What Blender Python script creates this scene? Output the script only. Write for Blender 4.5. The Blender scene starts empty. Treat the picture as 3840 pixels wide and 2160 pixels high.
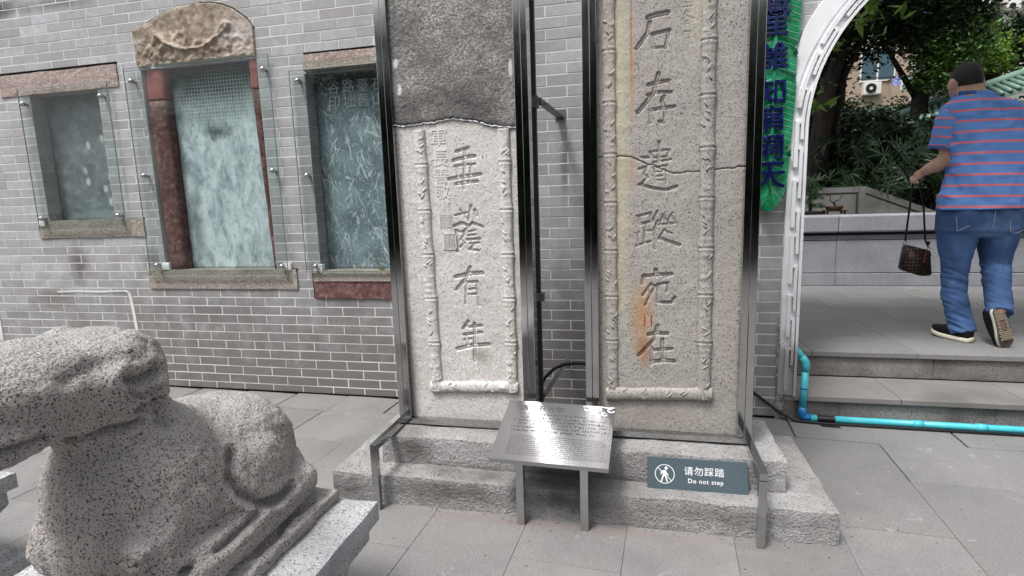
import bpy, bmesh, math, random
import numpy as np
from mathutils import Vector, Matrix, noise as mnoise

random.seed(7)
RNG = np.random.default_rng(11)
SC = bpy.context.scene
COL = SC.collection

# ------------------------------------------------------------------ camera
cam = bpy.data.cameras.new('camera')
cam_ob = bpy.data.objects.new('camera', cam)
COL.objects.link(cam_ob)
cam.sensor_width = 36.0
cam.lens = 36.0 * 2080.8 / 3840.0
cam.clip_start = 0.05
cam.clip_end = 400
def cam_rot(a, b, c):
    ca, sa, cb, sb, cc, sc = math.cos(a), math.sin(a), math.cos(b), math.sin(b), math.cos(c), math.sin(c)
    r = Vector((ca, sa, 0)); f = Vector((-sa * cb, ca * cb, sb)); u = r.cross(f)
    return cc * r + sc * u, -sc * r + cc * u, f
_r, _u, _f = cam_rot(0.228901587, -0.154616144, -0.0324290815)
_m = Matrix((( _r.x, _u.x, -_f.x, 1.7293), (_r.y, _u.y, -_f.y, -3.5992), (_r.z, _u.z, -_f.z, 1.3969), (0, 0, 0, 1)))
cam_ob.matrix_world = _m
SC.camera = cam_ob

# ------------------------------------------------------------------ sky and sun (bright overcast)
SUN_EL, SUN_AZ = math.radians(64), math.radians(212)
w = bpy.data.worlds.new('World'); SC.world = w; w.use_nodes = True
wn = w.node_tree; wn.nodes.clear()
sky = wn.nodes.new('ShaderNodeTexSky'); sky.sky_type = 'NISHITA'; sky.sun_disc = False
sky.sun_elevation = SUN_EL; sky.sun_rotation = SUN_AZ
sky.air_density = 1.0; sky.dust_density = 6.0; sky.ozone_density = 1.0
hs = wn.nodes.new('ShaderNodeHueSaturation'); hs.inputs['Saturation'].default_value = 0.30; hs.inputs['Value'].default_value = 1.0
bg = wn.nodes.new('ShaderNodeBackground'); bg.inputs['Strength'].default_value = 0.10
wo = wn.nodes.new('ShaderNodeOutputWorld')
wn.links.new(sky.outputs[0], hs.inputs['Color']); wn.links.new(hs.outputs[0], bg.inputs[0]); wn.links.new(bg.outputs[0], wo.inputs[0])
sl = bpy.data.lights.new('sun', 'SUN'); sl.energy = 1.5; sl.angle = math.radians(11); sl.color = (1.0, 0.985, 0.965)
so = bpy.data.objects.new('sun', sl); COL.objects.link(so)
_d = Vector((math.sin(SUN_AZ) * math.cos(SUN_EL), math.cos(SUN_AZ) * math.cos(SUN_EL), math.sin(SUN_EL)))
so.rotation_euler = (-_d).to_track_quat('-Z', 'Y').to_euler(); so.location = (0, -6, 12)
SC.view_settings.view_transform = 'Standard'; SC.view_settings.look = 'None'
SC.view_settings.exposure = 1.0; SC.view_settings.gamma = 1.0; SC.view_settings.use_curve_mapping = False
SC.render.engine = 'CYCLES'
SC.cycles.use_denoising = True
SC.cycles.max_bounces = 8; SC.cycles.transparent_max_bounces = 12
SC.cycles.caustics_reflective = False; SC.cycles.caustics_refractive = False

# ------------------------------------------------------------------ helpers: materials
def S(r, g=None, b=None):
    if g is None: g = b = r
    f = lambda v: (v / 255 / 12.92) if v / 255 <= 0.04045 else ((v / 255 + 0.055) / 1.055) ** 2.4
    return (f(r), f(g), f(b), 1.0)
class Mat:
    def __init__(s, name, rough=0.7, spec=0.4, metal=0.0, col=None):
        s.m = bpy.data.materials.new(name); s.m.use_nodes = True
        s.t = s.m.node_tree; s.b = s.t.nodes['Principled BSDF']
        s.b.inputs['Roughness'].default_value = rough
        s.b.inputs['Specular IOR Level'].default_value = spec
        s.b.inputs['Metallic'].default_value = metal
        if col is not None: s.b.inputs['Base Color'].default_value = col
    def n(s, typ, ins=None, **kw):
        nd = s.t.nodes.new(typ)
        for k, v in kw.items(): setattr(nd, k, v)
        for k, v in (ins or {}).items(): s.put(nd.inputs[k], v)
        return nd
    def put(s, sock, v):
        if hasattr(v, 'is_output') or isinstance(v, bpy.types.NodeSocket): s.t.links.new(v, sock)
        else: sock.default_value = v
    def pos(s): return s.n('ShaderNodeNewGeometry').outputs['Position']
    def obj(s): return s.n('ShaderNodeTexCoord').outputs['Object']
    def isl(s): return s.n('ShaderNodeNewGeometry').outputs['Random Per Island']
    def rnd(s): return s.n('ShaderNodeObjectInfo').outputs['Random']
    def scl(s, v, sc): return s.n('ShaderNodeVectorMath', {0: v, 1: sc}, operation='MULTIPLY').outputs[0]
    def noise(s, scale, detail=3, rough=0.55, co=None, dist=0.0, out='Fac'):
        return s.n('ShaderNodeTexNoise', {'Vector': co if co is not None else s.pos(), 'Scale': scale, 'Detail': detail, 'Roughness': rough, 'Distortion': dist}).outputs[out]
    def voro(s, scale, co=None, feature='F1', rnd=1.0, out='Distance'):
        nd = s.n('ShaderNodeTexVoronoi', {'Vector': co if co is not None else s.pos(), 'Scale': scale, 'Randomness': rnd}, feature=feature)
        return nd.outputs[out]
    def ramp(s, fac, stops, interp='LINEAR'):
        nd = s.n('ShaderNodeValToRGB', {'Fac': fac}); cr = nd.color_ramp; cr.interpolation = interp
        while len(cr.elements) < len(stops): cr.elements.new(0.5)
        for e, (p, c) in zip(cr.elements, stops):
            e.position = p; e.color = c if hasattr(c, '__len__') else (c, c, c, 1)
        return nd.outputs['Color']
    def mr(s, v, a, b, c=0.0, d=1.0):
        return s.n('ShaderNodeMapRange', {'Value': v, 'From Min': a, 'From Max': b, 'To Min': c, 'To Max': d}).outputs[0]
    def mix(s, fac, a, b, mode='MIX'):
        nd = s.n('ShaderNodeMix', data_type='RGBA', blend_type=mode)
        s.put(nd.inputs[0], fac); s.put(nd.inputs[6], a); s.put(nd.inputs[7], b)
        return nd.outputs[2]
    def mth(s, op, a, b=0.0, clamp=False):
        nd = s.n('ShaderNodeMath', {0: a, 1: b}, operation=op); nd.use_clamp = clamp
        return nd.outputs[0]
    def spot(s, c, r, soft=0.6, amp=0.5, nscale=6.0):
        """soft-edged irregular patch (a stain or painted-in shade) at point c, radii r"""
        v = s.n('ShaderNodeVectorMath', {0: s.pos(), 1: c}, operation='SUBTRACT').outputs[0]
        v = s.scl(v, (1 / r[0], 1 / r[1], 1 / r[2]))
        ln = s.n('ShaderNodeVectorMath', {0: v}, operation='LENGTH').outputs['Value']
        nz = s.noise(nscale, 4, 0.6)
        ln = s.mth('ADD', ln, s.mth('MULTIPLY', s.mth('SUBTRACT', nz, 0.5), amp * 2))
        return s.mr(ln, 1.0, 1.0 - soft)
    def col(s, c): s.put(s.b.inputs['Base Color'], c)
    def rgh(s, c): s.put(s.b.inputs['Roughness'], c)
    def bump(s, h, strength=0.5, dist=0.01):
        nd = s.n('ShaderNodeBump', {'Height': h, 'Strength': strength, 'Distance': dist})
        s.t.links.new(nd.outputs[0], s.b.inputs['Normal'])

# ------------------------------------------------------------------ helpers: geometry
def mesh_np(name, v, f, mat=None, smooth=False):
    me = bpy.data.meshes.new(name)
    me.from_pydata([tuple(p) for p in v], [], [tuple(q) for q in f])
    if mat is not None: me.materials.append(mat.m if isinstance(mat, Mat) else mat)
    if smooth: me.polygons.foreach_set('use_smooth', [True] * len(me.polygons))
    me.update()
    return me
def quads_np(name, V, mat, smooth=False):
    """V: (n,4,3) array of quads -> one fast mesh"""
    n = len(V); me = bpy.data.meshes.new(name)
    me.vertices.add(n * 4); me.vertices.foreach_set('co', V.reshape(-1).astype(np.float32))
    me.loops.add(n * 4); me.loops.foreach_set('vertex_index', np.arange(n * 4, dtype=np.int32))
    me.polygons.add(n); me.polygons.foreach_set('loop_start', np.arange(0, n * 4, 4, dtype=np.int32))
    me.polygons.foreach_set('loop_total', np.full(n, 4, dtype=np.int32))
    if smooth: me.polygons.foreach_set('use_smooth', np.ones(n, dtype=bool))
    me.materials.append(mat.m); me.update(calc_edges=True); me.validate()
    return me
def link(name, me, parent=None, loc=None):
    o = bpy.data.objects.new(name, me); COL.objects.link(o)
    if loc is not None: o.location = loc
    if parent is not None:
        o.parent = parent
        L = Vector((0, 0, 0)); p = parent
        while p is not None:
            if p.get('_root') is not None: L = Vector(p['_root'])
            p = p.parent
        if parent.get('_root') is not None: o.matrix_parent_inverse = Matrix.Translation(-L)
    return o
def root(name, loc, label, cat, group=None):
    o = bpy.data.objects.new(name, None); COL.objects.link(o); o.location = loc
    o.empty_display_size = 0.1
    o['_root'] = list(loc); o['label'] = label; o['category'] = cat
    if group: o['group'] = group
    return o
def tag(o, label, cat, group=None):
    o['label'] = label; o['category'] = cat
    if group: o['group'] = group
    return o
class MB:
    """collects simple shapes for one mesh"""
    def __init__(s): s.v = []; s.f = []
    def add(s, v, f):
        k = len(s.v); s.v += [tuple(p) for p in v]; s.f += [tuple(i + k for i in q) for q in f]; return s
    def box(s, x0, x1, y0, y1, z0, z1, bev=0.0):
        if bev <= 0:
            v = [(x, y, z) for x in (x0, x1) for y in (y0, y1) for z in (z0, z1)]
            return s.add(v, [(0, 1, 3, 2), (4, 6, 7, 5), (0, 4, 5, 1), (2, 3, 7, 6), (0, 2, 6, 4), (1, 5, 7, 3)])
        bm = bmesh.new(); bmesh.ops.create_cube(bm, size=1)
        for q in bm.verts:
            q.co = ((x0 + x1) / 2 + q.co.x * (x1 - x0), (y0 + y1) / 2 + q.co.y * (y1 - y0), (z0 + z1) / 2 + q.co.z * (z1 - z0))
        bmesh.ops.bevel(bm, geom=bm.edges[:], offset=bev, segments=2, affect='EDGES', profile=0.5)
        return s.addbm(bm)
    def addbm(s, bm):
        bm.verts.index_update()
        s.add([q.co[:] for q in bm.verts], [[q.index for q in f.verts] for f in bm.faces]); bm.free(); return s
    def prism(s, poly, axis, a, b):
        """poly: list of 2D points in the plane across axis ('x': (y,z), 'y': (x,z), 'z': (x,y))"""
        P = {'x': lambda p, t: (t, p[0], p[1]), 'y': lambda p, t: (p[0], t, p[1]), 'z': lambda p, t: (p[0], p[1], t)}[axis]
        n = len(poly); v = [P(p, a) for p in poly] + [P(p, b) for p in poly]
        f = [tuple(range(n)), tuple(range(2 * n - 1, n - 1, -1))] + [(i, i + n, (i + 1) % n + n, (i + 1) % n) for i in range(n)]
        return s.add(v, f)
    def tube(s, pts, rad, n=10, cap=True, flat=1.0):
        pts = [Vector(p) for p in pts]; m = len(pts)
        rad = rad if hasattr(rad, '__len__') else [rad] * m
        t0 = (pts[1] - pts[0]).normalized()
        up = Vector((0, 0, 1)) if abs(t0.z) < 0.9 else Vector((1, 0, 0))
        u = t0.cross(up).normalized(); k = len(s.v); V = []; F = []
        for i, p in enumerate(pts):
            t = ((pts[min(i + 1, m - 1)] - pts[max(i - 1, 0)])).normalized()
            u = (u - t * u.dot(t)).normalized(); q = t.cross(u)
            for j in range(n):
                a = 2 * math.pi * j / n
                V.append(tuple(p + (u * math.cos(a) + q * math.sin(a) * flat) * rad[i]))
        for i in range(m - 1):
            for j in range(n):
                F.append((i * n + j, i * n + (j + 1) % n, (i + 1) * n + (j + 1) % n, (i + 1) * n + j))
        if cap: F.append(tuple(range(n - 1, -1, -1))); F.append(tuple((m - 1) * n + j for j in range(n)))
        return s.add(V, F)
    def loft(s, rings, n=20, cap=True, power=2.0):
        """rings: (center, axis_u, axis_v) with half-axes as vectors"""
        V = []; F = []; m = len(rings)
        for c, a, b in rings:
            c, a, b = Vector(c), Vector(a), Vector(b)
            for j in range(n):
                th = 2 * math.pi * j / n; cs, sn = math.cos(th), math.sin(th)
                cs = math.copysign(abs(cs) ** (2 / power), cs); sn = math.copysign(abs(sn) ** (2 / power), sn)
                V.append(tuple(c + a * cs + b * sn))
        for i in range(m - 1):
            for j in range(n):
                F.append((i * n + j, i * n + (j + 1) % n, (i + 1) * n + (j + 1) % n, (i + 1) * n + j))
        if cap: F.append(tuple(range(n - 1, -1, -1))); F.append(tuple((m - 1) * n + j for j in range(n)))
        return s.add(V, F)
    def ell(s, c, r, rot=None, seg=20, rng=14):
        V = []; F = []
        R = rot.to_matrix() if rot is not None else Matrix.Identity(3)
        for i in range(rng + 1):
            ph = math.pi * i / rng
            for j in range(seg):
                th = 2 * math.pi * j / seg
                V.append(tuple(Vector(c) + R @ Vector((r[0] * math.sin(ph) * math.cos(th), r[1] * math.sin(ph) * math.sin(th), r[2] * math.cos(ph)))))
        for i in range(rng):
            for j in range(seg):
                F.append((i * seg + j, (i + 1) * seg + j, (i + 1) * seg + (j + 1) % seg, i * seg + (j + 1) % seg))
        return s.add(V, F)
    def cap(s, a, b, ra, rb, n=14):
        a, b = Vector(a), Vector(b); d = (b - a).normalized(); pts = []; rr = []
        for k in range(4):
            t = math.pi / 2 * (1 - k / 4); pts.append(a - d * ra * math.sin(t)); rr.append(max(ra * math.cos(t), 1e-4))
        for k in range(5):
            t = math.pi / 2 * k / 4; pts.append(b + d * rb * math.sin(t)); rr.append(max(rb * math.cos(t), 1e-4))
        return s.tube(pts, rr, n)
    def mesh(s, name, mat, smooth=False): return mesh_np(name, s.v, s.f, mat, smooth)
    def obj(s, name, mat, parent=None, smooth=False, loc=None):
        o = link(name, s.mesh(name, mat, smooth), parent, loc)
        bm = bmesh.new(); bm.from_mesh(o.data); bmesh.ops.recalc_face_normals(bm, faces=bm.faces[:]); bm.to_mesh(o.data); bm.free()
        if smooth == 'auto': pass
        return o
def remesh(me, voxel, smooth_it=4, smooth_f=0.5, name='body', mat=None):
    o = bpy.data.objects.new('tmp', me); COL.objects.link(o)
    r = o.modifiers.new('r', 'REMESH'); r.mode = 'VOXEL'; r.voxel_size = voxel; r.use_smooth_shade = True
    if smooth_it:
        q = o.modifiers.new('s', 'SMOOTH'); q.iterations = smooth_it; q.factor = smooth_f
    dg = bpy.context.evaluated_depsgraph_get(); dg.update()
    out = bpy.data.meshes.new_from_object(o.evaluated_get(dg)); out.name = name
    bpy.data.objects.remove(o)
    out.materials.clear()
    if mat is not None: out.materials.append(mat.m)
    out.polygons.foreach_set('use_smooth', [True] * len(out.polygons))
    return out
def text_mesh(txt, size, mat, extrude=0.0, offset=0.0, align='CENTER', bevel=0.0, spacing=1.0):
    cu = bpy.data.curves.new('lettering', 'FONT'); cu.body = txt; cu.size = size
    cu.align_x = align; cu.align_y = 'CENTER'; cu.extrude = extrude; cu.offset = offset; cu.bevel_depth = bevel
    cu.space_character = spacing; cu.resolution_u = 3
    o = bpy.data.objects.new('tmp', cu); COL.objects.link(o)
    dg = bpy.context.evaluated_depsgraph_get(); dg.update()
    me = bpy.data.meshes.new_from_object(o.evaluated_get(dg)); bpy.data.objects.remove(o)
    me.materials.clear(); me.materials.append(mat.m); me.name = 'lettering'
    return me
def copy_tree(o, parent=None):
    c = o.copy(); COL.objects.link(c)
    if parent is not None:
        inv = o.matrix_parent_inverse.copy(); c.parent = parent; c.matrix_parent_inverse = inv
    for ch in [x for x in o.children]: copy_tree(ch, c)
    return c
# ------------------------------------------------------------------ materials
def granite(name, base, dark, speck_scale=260, speck=0.36, warm=None, rough=0.75, bump=0.25, blotch=None, bdist=0.004):
    m = Mat(name, rough, 0.35)
    big = m.noise(3.2, 4, 0.6)
    c = m.mix(m.mr(big, 0.35, 0.68), base, blotch if blotch else tuple(x * 0.82 for x in base[:3]) + (1,))
    if warm: c = m.mix(m.mr(m.noise(speck_scale * 0.5, 2), 0.48, 0.62), c, warm)
    v = m.noise(speck_scale, 2.5, 0.6)
    c = m.mix(m.mr(v, speck, speck - 0.07), c, dark)
    v2 = m.noise(speck_scale * 2.3, 2, 0.6)
    c = m.mix(m.mr(v2, 0.36, 0.3, 0, 0.6), c, tuple(x * 0.35 for x in base[:3]) + (1,))
    m.cur = c; m.col(c)
    m.bump(m.mth('ADD', m.noise(speck_scale * 0.7, 4, 0.65), m.noise(28, 4, 0.6)), bump, bdist)
    return m

# grey facing brick with soot and rust patches, painted shade and darker lower courses
M_brick = Mat('grey_brick', 0.55, 0.4)
r = M_brick.mth('FRACT', M_brick.mth('ADD', M_brick.isl(), M_brick.rnd()))
c = M_brick.ramp(r, [(0.0, S(146, 147, 150)), (0.15, S(172, 172, 174)), (0.4, S(162, 163, 167)), (0.7, S(184, 186, 190)), (1.0, S(156, 153, 153))])
big = M_brick.noise(1.3, 4, 0.6)
c = M_brick.mix(M_brick.mr(big, 0.42, 0.64, 0, 0.65), c, S(146, 143, 141))
fine = M_brick.noise(22, 5, 0.65)
c = M_brick.mix(M_brick.mr(fine, 0.35, 0.7, 0, 0.5), c, S(134, 133, 134))
pale = M_brick.noise(7, 4, 0.6)
c = M_brick.mix(M_brick.mr(pale, 0.56, 0.72, 0, 0.5), c, S(186, 187, 190))
for ctr, rad, colr, st in (((-2.72, 0, 1.0), (0.13, .2, 0.22), S(74, 60, 54), .75), ((-3.0, 0, 0.72), (0.3, .2, 0.1), S(84, 74, 68), .5),
                           ((-3.25, 0, 2.99), (0.5, .2, 0.10), S(28, 27, 27), .9), ((-2.55, 0, 2.98), (0.4, .2, 0.06), S(60, 60, 62), .6),
                           ((-1.45, 0, 0.62), (0.9, .2, 0.14), S(92, 92, 94), .5), ((-0.3, 0, 0.66), (0.4, .2, 0.12), S(92, 92, 94), .45),
                           ((1.26, 0, 1.6), (0.04, .2, 0.25), S(70, 70, 70), .6), ((-2.0, 0, 1.05), (0.1, .2, 0.14), S(80, 76, 70), .5),  # narrow streak under the wall bracket is its shadow, painted in
                           ((-0.6, 0, 0.1), (4.6, .2, 1.05), S(106, 102, 99), .88), ((1.3, 0, 0.3), (0.5, .3, 0.9), S(110, 108, 107), .7), ((-0.35, 0, 0.06), (3.2, .2, 0.12), S(108, 102, 98), .5)):  # lower courses browner and darker; shade between the two frames painted in
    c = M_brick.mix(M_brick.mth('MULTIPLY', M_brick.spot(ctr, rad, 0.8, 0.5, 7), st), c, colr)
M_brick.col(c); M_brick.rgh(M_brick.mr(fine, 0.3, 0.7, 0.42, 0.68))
M_brick.bump(M_brick.noise(90, 4, 0.6), 0.18, 0.002)

M_mortar = Mat('white_mortar', 0.8, 0.2)
M_mortar.col(M_mortar.mix(M_mortar.mr(M_mortar.noise(3, 4), 0.45, 0.75, 0, .6), S(212, 212, 211), S(154, 152, 150)))
M_plaster = Mat('white_plaster', 0.75, 0.3)
c = M_plaster.mix(M_plaster.mr(M_plaster.noise(5, 4), 0.5, 0.75), S(234, 235, 238), S(212, 212, 215))
c = M_plaster.mix(M_plaster.mth('MULTIPLY', M_plaster.spot((2.62, 0, 0.28), (0.2, .4, 0.3), 0.5, 0.5, 9), .75), c, S(120, 117, 112))
c = M_plaster.mix(M_plaster.mr(M_plaster.noise(60, 4), 0.68, 0.74), c, S(120, 118, 115))
M_plaster.col(c); M_plaster.bump(M_plaster.noise(50, 4), 0.2, 0.004)
M_cement = Mat('rough_cement', 0.9, 0.2)
c = M_cement.ramp(M_cement.noise(24, 5, 0.7), [(0.3, S(62, 60, 58)), (0.52, S(140, 137, 132)), (0.7, S(206, 204, 200))])
M_cement.col(c); M_cement.bump(M_cement.noise(45, 5, 0.7), 0.8, 0.01)

# paving
M_paving = Mat('grey_paving', 0.62, 0.35)
r = M_paving.rnd()
c = M_paving.ramp(r, [(0, S(117, 116, 115)), (0.5, S(123, 122, 121)), (1, S(129, 128, 127))])
c = M_paving.mix(M_paving.mr(M_paving.noise(2.2, 5, 0.6), 0.4, 0.7, 0, 0.6), c, S(104, 104, 104))
c = M_paving.mix(M_paving.mr(M_paving.noise(160, 2, 0.6), 0.55, 0.72, 0, 0.6), c, S(168, 168, 170))
c = M_paving.mix(M_paving.mr(M_paving.noise(110, 2, 0.6), 0.36, 0.27, 0, 0.5), c, S(92, 92, 92))
c = M_paving.mix(M_paving.mr(M_paving.noise(9, 3, 0.6, dist=1.5), 0.66, 0.74, 0, 0.4), c, S(168, 168, 170))
c = M_paving.mix(M_paving.mth('MULTIPLY', M_paving.spot((1.4, -1.40, 0), (1.1, .045, .2), 0.8, 0.7, 16), .45), c, S(126, 108, 101))
c = M_paving.mix(M_paving.mr(M_paving.voro(9), 0.05, 0.03), c, S(58, 54, 52))
c = M_paving.mix(M_paving.mr(M_paving.noise(1.1, 6, 0.7, dist=0.8), 0.5, 0.62, 0, 0.28), c, S(92, 91, 90))
c = M_paving.mix(M_paving.mr(M_paving.noise(26, 5, 0.7), 0.6, 0.72, 0, 0.5), c, S(84, 82, 80))
M_paving.col(c); M_paving.bump(M_paving.noise(140, 4, 0.6), 0.16, 0.003)
M_joint = Mat('dark_joint', 0.9, 0.2, col=S(92, 91, 90))
M_stepstone = granite('step_granite', S(142, 139, 136), S(62, 61, 60), 140, 0.43, None, 0.8, 0.6, S(98, 95, 92))
M_tread = Mat('step_tread_stone', 0.65, 0.35)
c = M_tread.mix(M_tread.mr(M_tread.noise(2.4, 5), 0.4, 0.7), S(128, 126, 123), S(100, 98, 95))
c = M_tread.mix(M_tread.mr(M_tread.noise(150, 2), 0.4, 0.3, 0, .5), c, S(96, 96, 96))
M_tread.col(c); M_tread.bump(M_tread.noise(120, 4), 0.15, 0.003)

# stones
M_plinth = granite('plinth_granite', S(186, 185, 185), S(92, 91, 90), 130, 0.40, None, 0.85, 1.0, S(146, 144, 142), 0.02)
c = M_plinth.cur
for ctr, rad, st in (((0.9, -1.36, 0.08), (0.5, .3, 0.09), .75), ((0.66, -1.2, 0.22), (0.16, .3, 0.1), .8), ((1.4, -1.3, 0.1), (0.25, .3, 0.1), .85),  # dark spots; the one below the information plate is its painted shadow
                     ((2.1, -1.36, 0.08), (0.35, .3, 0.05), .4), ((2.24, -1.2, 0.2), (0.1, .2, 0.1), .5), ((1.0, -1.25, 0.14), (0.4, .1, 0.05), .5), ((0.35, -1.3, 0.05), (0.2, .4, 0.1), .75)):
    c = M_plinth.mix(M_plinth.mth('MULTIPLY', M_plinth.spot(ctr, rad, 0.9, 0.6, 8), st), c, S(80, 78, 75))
vz = M_plinth.voro(60, feature='SMOOTH_F1')
c = M_plinth.mix(M_plinth.mr(M_plinth.noise(70, 5, 0.7, co=M_plinth.scl(M_plinth.pos(), (1, 1, 2.6))), 0.44, 0.32, 0, .75), c, S(74, 72, 70))
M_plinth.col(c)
M_slab_pale = granite('pale_slab_granite', S(211, 209, 206), S(90, 87, 85), 150, 0.41, S(192, 184, 179), 0.7, 0.25)
c = M_slab_pale.cur
c = M_slab_pale.mix(M_slab_pale.mth('MULTIPLY', M_slab_pale.spot((0.965, -1.05, 0.65), (0.07, .2, 0.06), 0.9, 0.6, 14), .6), c, S(110, 110, 92))
c = M_slab_pale.mix(M_slab_pale.mth('MULTIPLY', M_slab_pale.spot((0.60, -1.05, 0.42), (0.045, .2, 0.5), 0.8, 0.5, 10), .6), c, S(118, 108, 100))
c = M_slab_pale.mix(M_slab_pale.mth('MULTIPLY', M_slab_pale.spot((0.81, -1.05, 1.48), (0.045, .2, 0.32), 0.5, 0.3, 12), .55), c, S(226, 226, 228))
M_slab_pale.col(c)
M_slab_tan = granite('tan_slab_granite', S(168, 165, 160), S(72, 70, 69), 150, 0.43, S(156, 149, 143), 0.7, 0.25)
c = M_slab_tan.cur
for ctr, rad, colr, st in (((1.64, -1.05, 1.9), (0.06, .2, 0.7), S(196, 190, 160), .55), ((1.95, -1.05, 2.2), (0.05, .2, 0.3), S(190, 186, 156), .4),
                           ((1.65, -1.05, 1.2), (0.05, .2, 0.6), S(190, 180, 150), .5), ((1.74, -1.05, 0.86), (0.07, .2, 0.24), S(168, 128, 84), .75), ((1.75, -1.05, 0.7), (0.045, .2, 0.1), S(140, 92, 52), .7),
                           ((1.695, -1.05, 1.52), (0.03, .2, 0.1), S(170, 140, 116), .6), ((1.8, -1.05, 0.4), (0.4, .2, 0.16), S(140, 134, 126), .5), ((2.1, -1.05, 0.9), (0.05, .2, 0.6), S(150, 142, 134), .4),
                           ((1.79, -1.05, 1.86), (0.1, .2, 0.12), S(150, 140, 136), .5), ((1.8, -1.05, 2.1), (0.07, .2, 0.06), S(150, 140, 136), .5), ((1.69, -1.05, 2.05), (0.006, .2, 0.34), S(150, 88, 40), .9),
                           ((1.695, -1.05, 1.9), (0.012, .2, 0.3), S(176, 130, 88), .8)):
    c = M_slab_tan.mix(M_slab_tan.mth('MULTIPLY', M_slab_tan.spot(ctr, rad, 0.9, 0.35, 10), st), c, colr)
for x0 in (1.752, 1.782):
    c = M_slab_tan.mix(M_slab_tan.spot((x0, -1.05, 0.84), (0.004, .2, 0.035), 0.4, 0.2, 30), c, S(134, 58, 36))
M_slab_tan.col(c)
M_weathered = Mat('weathered_block', 0.92, 0.2)
c = M_weathered.ramp(M_weathered.noise(85, 5, 0.75, co=M_weathered.scl(M_weathered.pos(), (1, 1, 1.6))), [(0.3, S(74, 73, 72)), (0.5, S(140, 138, 136)), (0.68, S(206, 204, 200))])
c = M_weathered.mix(M_weathered.mr(M_weathered.noise(5.5, 4, 0.6), 0.42, 0.62, 0, .55), c, S(86, 84, 83))
c = M_weathered.mix(M_weathered.mr(M_weathered.noise(9, 5, 0.7), 0.6, 0.75, 0, .6), c, S(176, 172, 166))
c = M_weathered.mix(M_weathered.mth('MULTIPLY', M_weathered.spot((0.88, -1.05, 1.83), (0.45, .2, 0.13), .8, .5, 9), .55), c, S(62, 60, 60))
for ctr, rr in (((0.63, -1.05, 1.93), (0.012, .2, 0.03)), ((0.615, -1.05, 2.05), (0.02, .2, 0.03)), ((1.165, -1.05, 1.98), (0.012, .2, 0.05))):
    c = M_weathered.mix(M_weathered.spot(ctr, rr, .5, .6, 40), c, S(214, 212, 210))
M_weathered.col(c); M_weathered.bump(M_weathered.noise(120, 5, 0.75), 0.9, 0.008)
M_statue = granite('pink_statue_granite', S(204, 199, 196), S(84, 81, 79), 205, 0.455, S(198, 188, 182), 0.8, 1.0, S(182, 178, 176), 0.018)
c = M_statue.cur
c = M_statue.mix(M_statue.mr(M_statue.noise(120, 3, 0.65), 0.40, 0.34), c, S(64, 61, 60))
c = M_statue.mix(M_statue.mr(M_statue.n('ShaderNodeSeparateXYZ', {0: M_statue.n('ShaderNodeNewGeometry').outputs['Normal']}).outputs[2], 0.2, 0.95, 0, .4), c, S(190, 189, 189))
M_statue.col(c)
M_pedestal = granite('white_pedestal_stone', S(206, 206, 209), S(122, 122, 125), 130, 0.43, None, 0.85, 1.0, S(164, 164, 168), 0.015)
M_lintel = granite('pink_lintel_granite', S(170, 153, 148), S(108, 96, 92), 120, 0.40, S(178, 164, 157), 0.85, 0.8, S(146, 129, 123), 0.01)
M_sill = granite('grey_sill_granite', S(160, 154, 146), S(92, 86, 80), 150, 0.42, S(172, 160, 150), 0.85, 0.8, S(134, 129, 118), 0.01)
M_red = Mat('red_sandstone', 0.85, 0.25)
c = M_red.ramp(M_red.noise(26, 5, 0.7), [(0.3, S(72, 48, 48)), (0.55, S(116, 86, 84)), (0.75, S(158, 134, 130))])
c = M_red.mix(M_red.mr(M_red.noise(4, 4), 0.45, 0.7, 0, .6), c, S(82, 54, 52))
M_red.col(c); M_red.bump(M_red.noise(60, 5, .7), 0.7, 0.008)
M_redpaint = Mat('smooth_red_stone', 0.7, 0.3)
M_redpaint.col(M_redpaint.mix(M_redpaint.noise(14, 4), S(132, 66, 66), S(150, 96, 92)))
M_relief = Mat('sandstone_relief', 0.9, 0.2)
c = M_relief.ramp(M_relief.noise(15, 6, 0.72), [(0.28, S(100, 87, 76)), (0.5, S(150, 136, 122)), (0.72, S(194, 184, 172))])
c = M_relief.mix(M_relief.mth('MULTIPLY', M_relief.spot((-1.02, 0, 2.62), (0.2, .3, 0.18), .8, .5, 12), .8), c, S(186, 178, 172))
M_relief.col(c); M_relief.bump(M_relief.noise(40, 6, 0.75), 0.8, 0.012)
M_blackgap = Mat('dark_gap', 0.9, 0.1, col=S(18, 16, 16))

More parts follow.
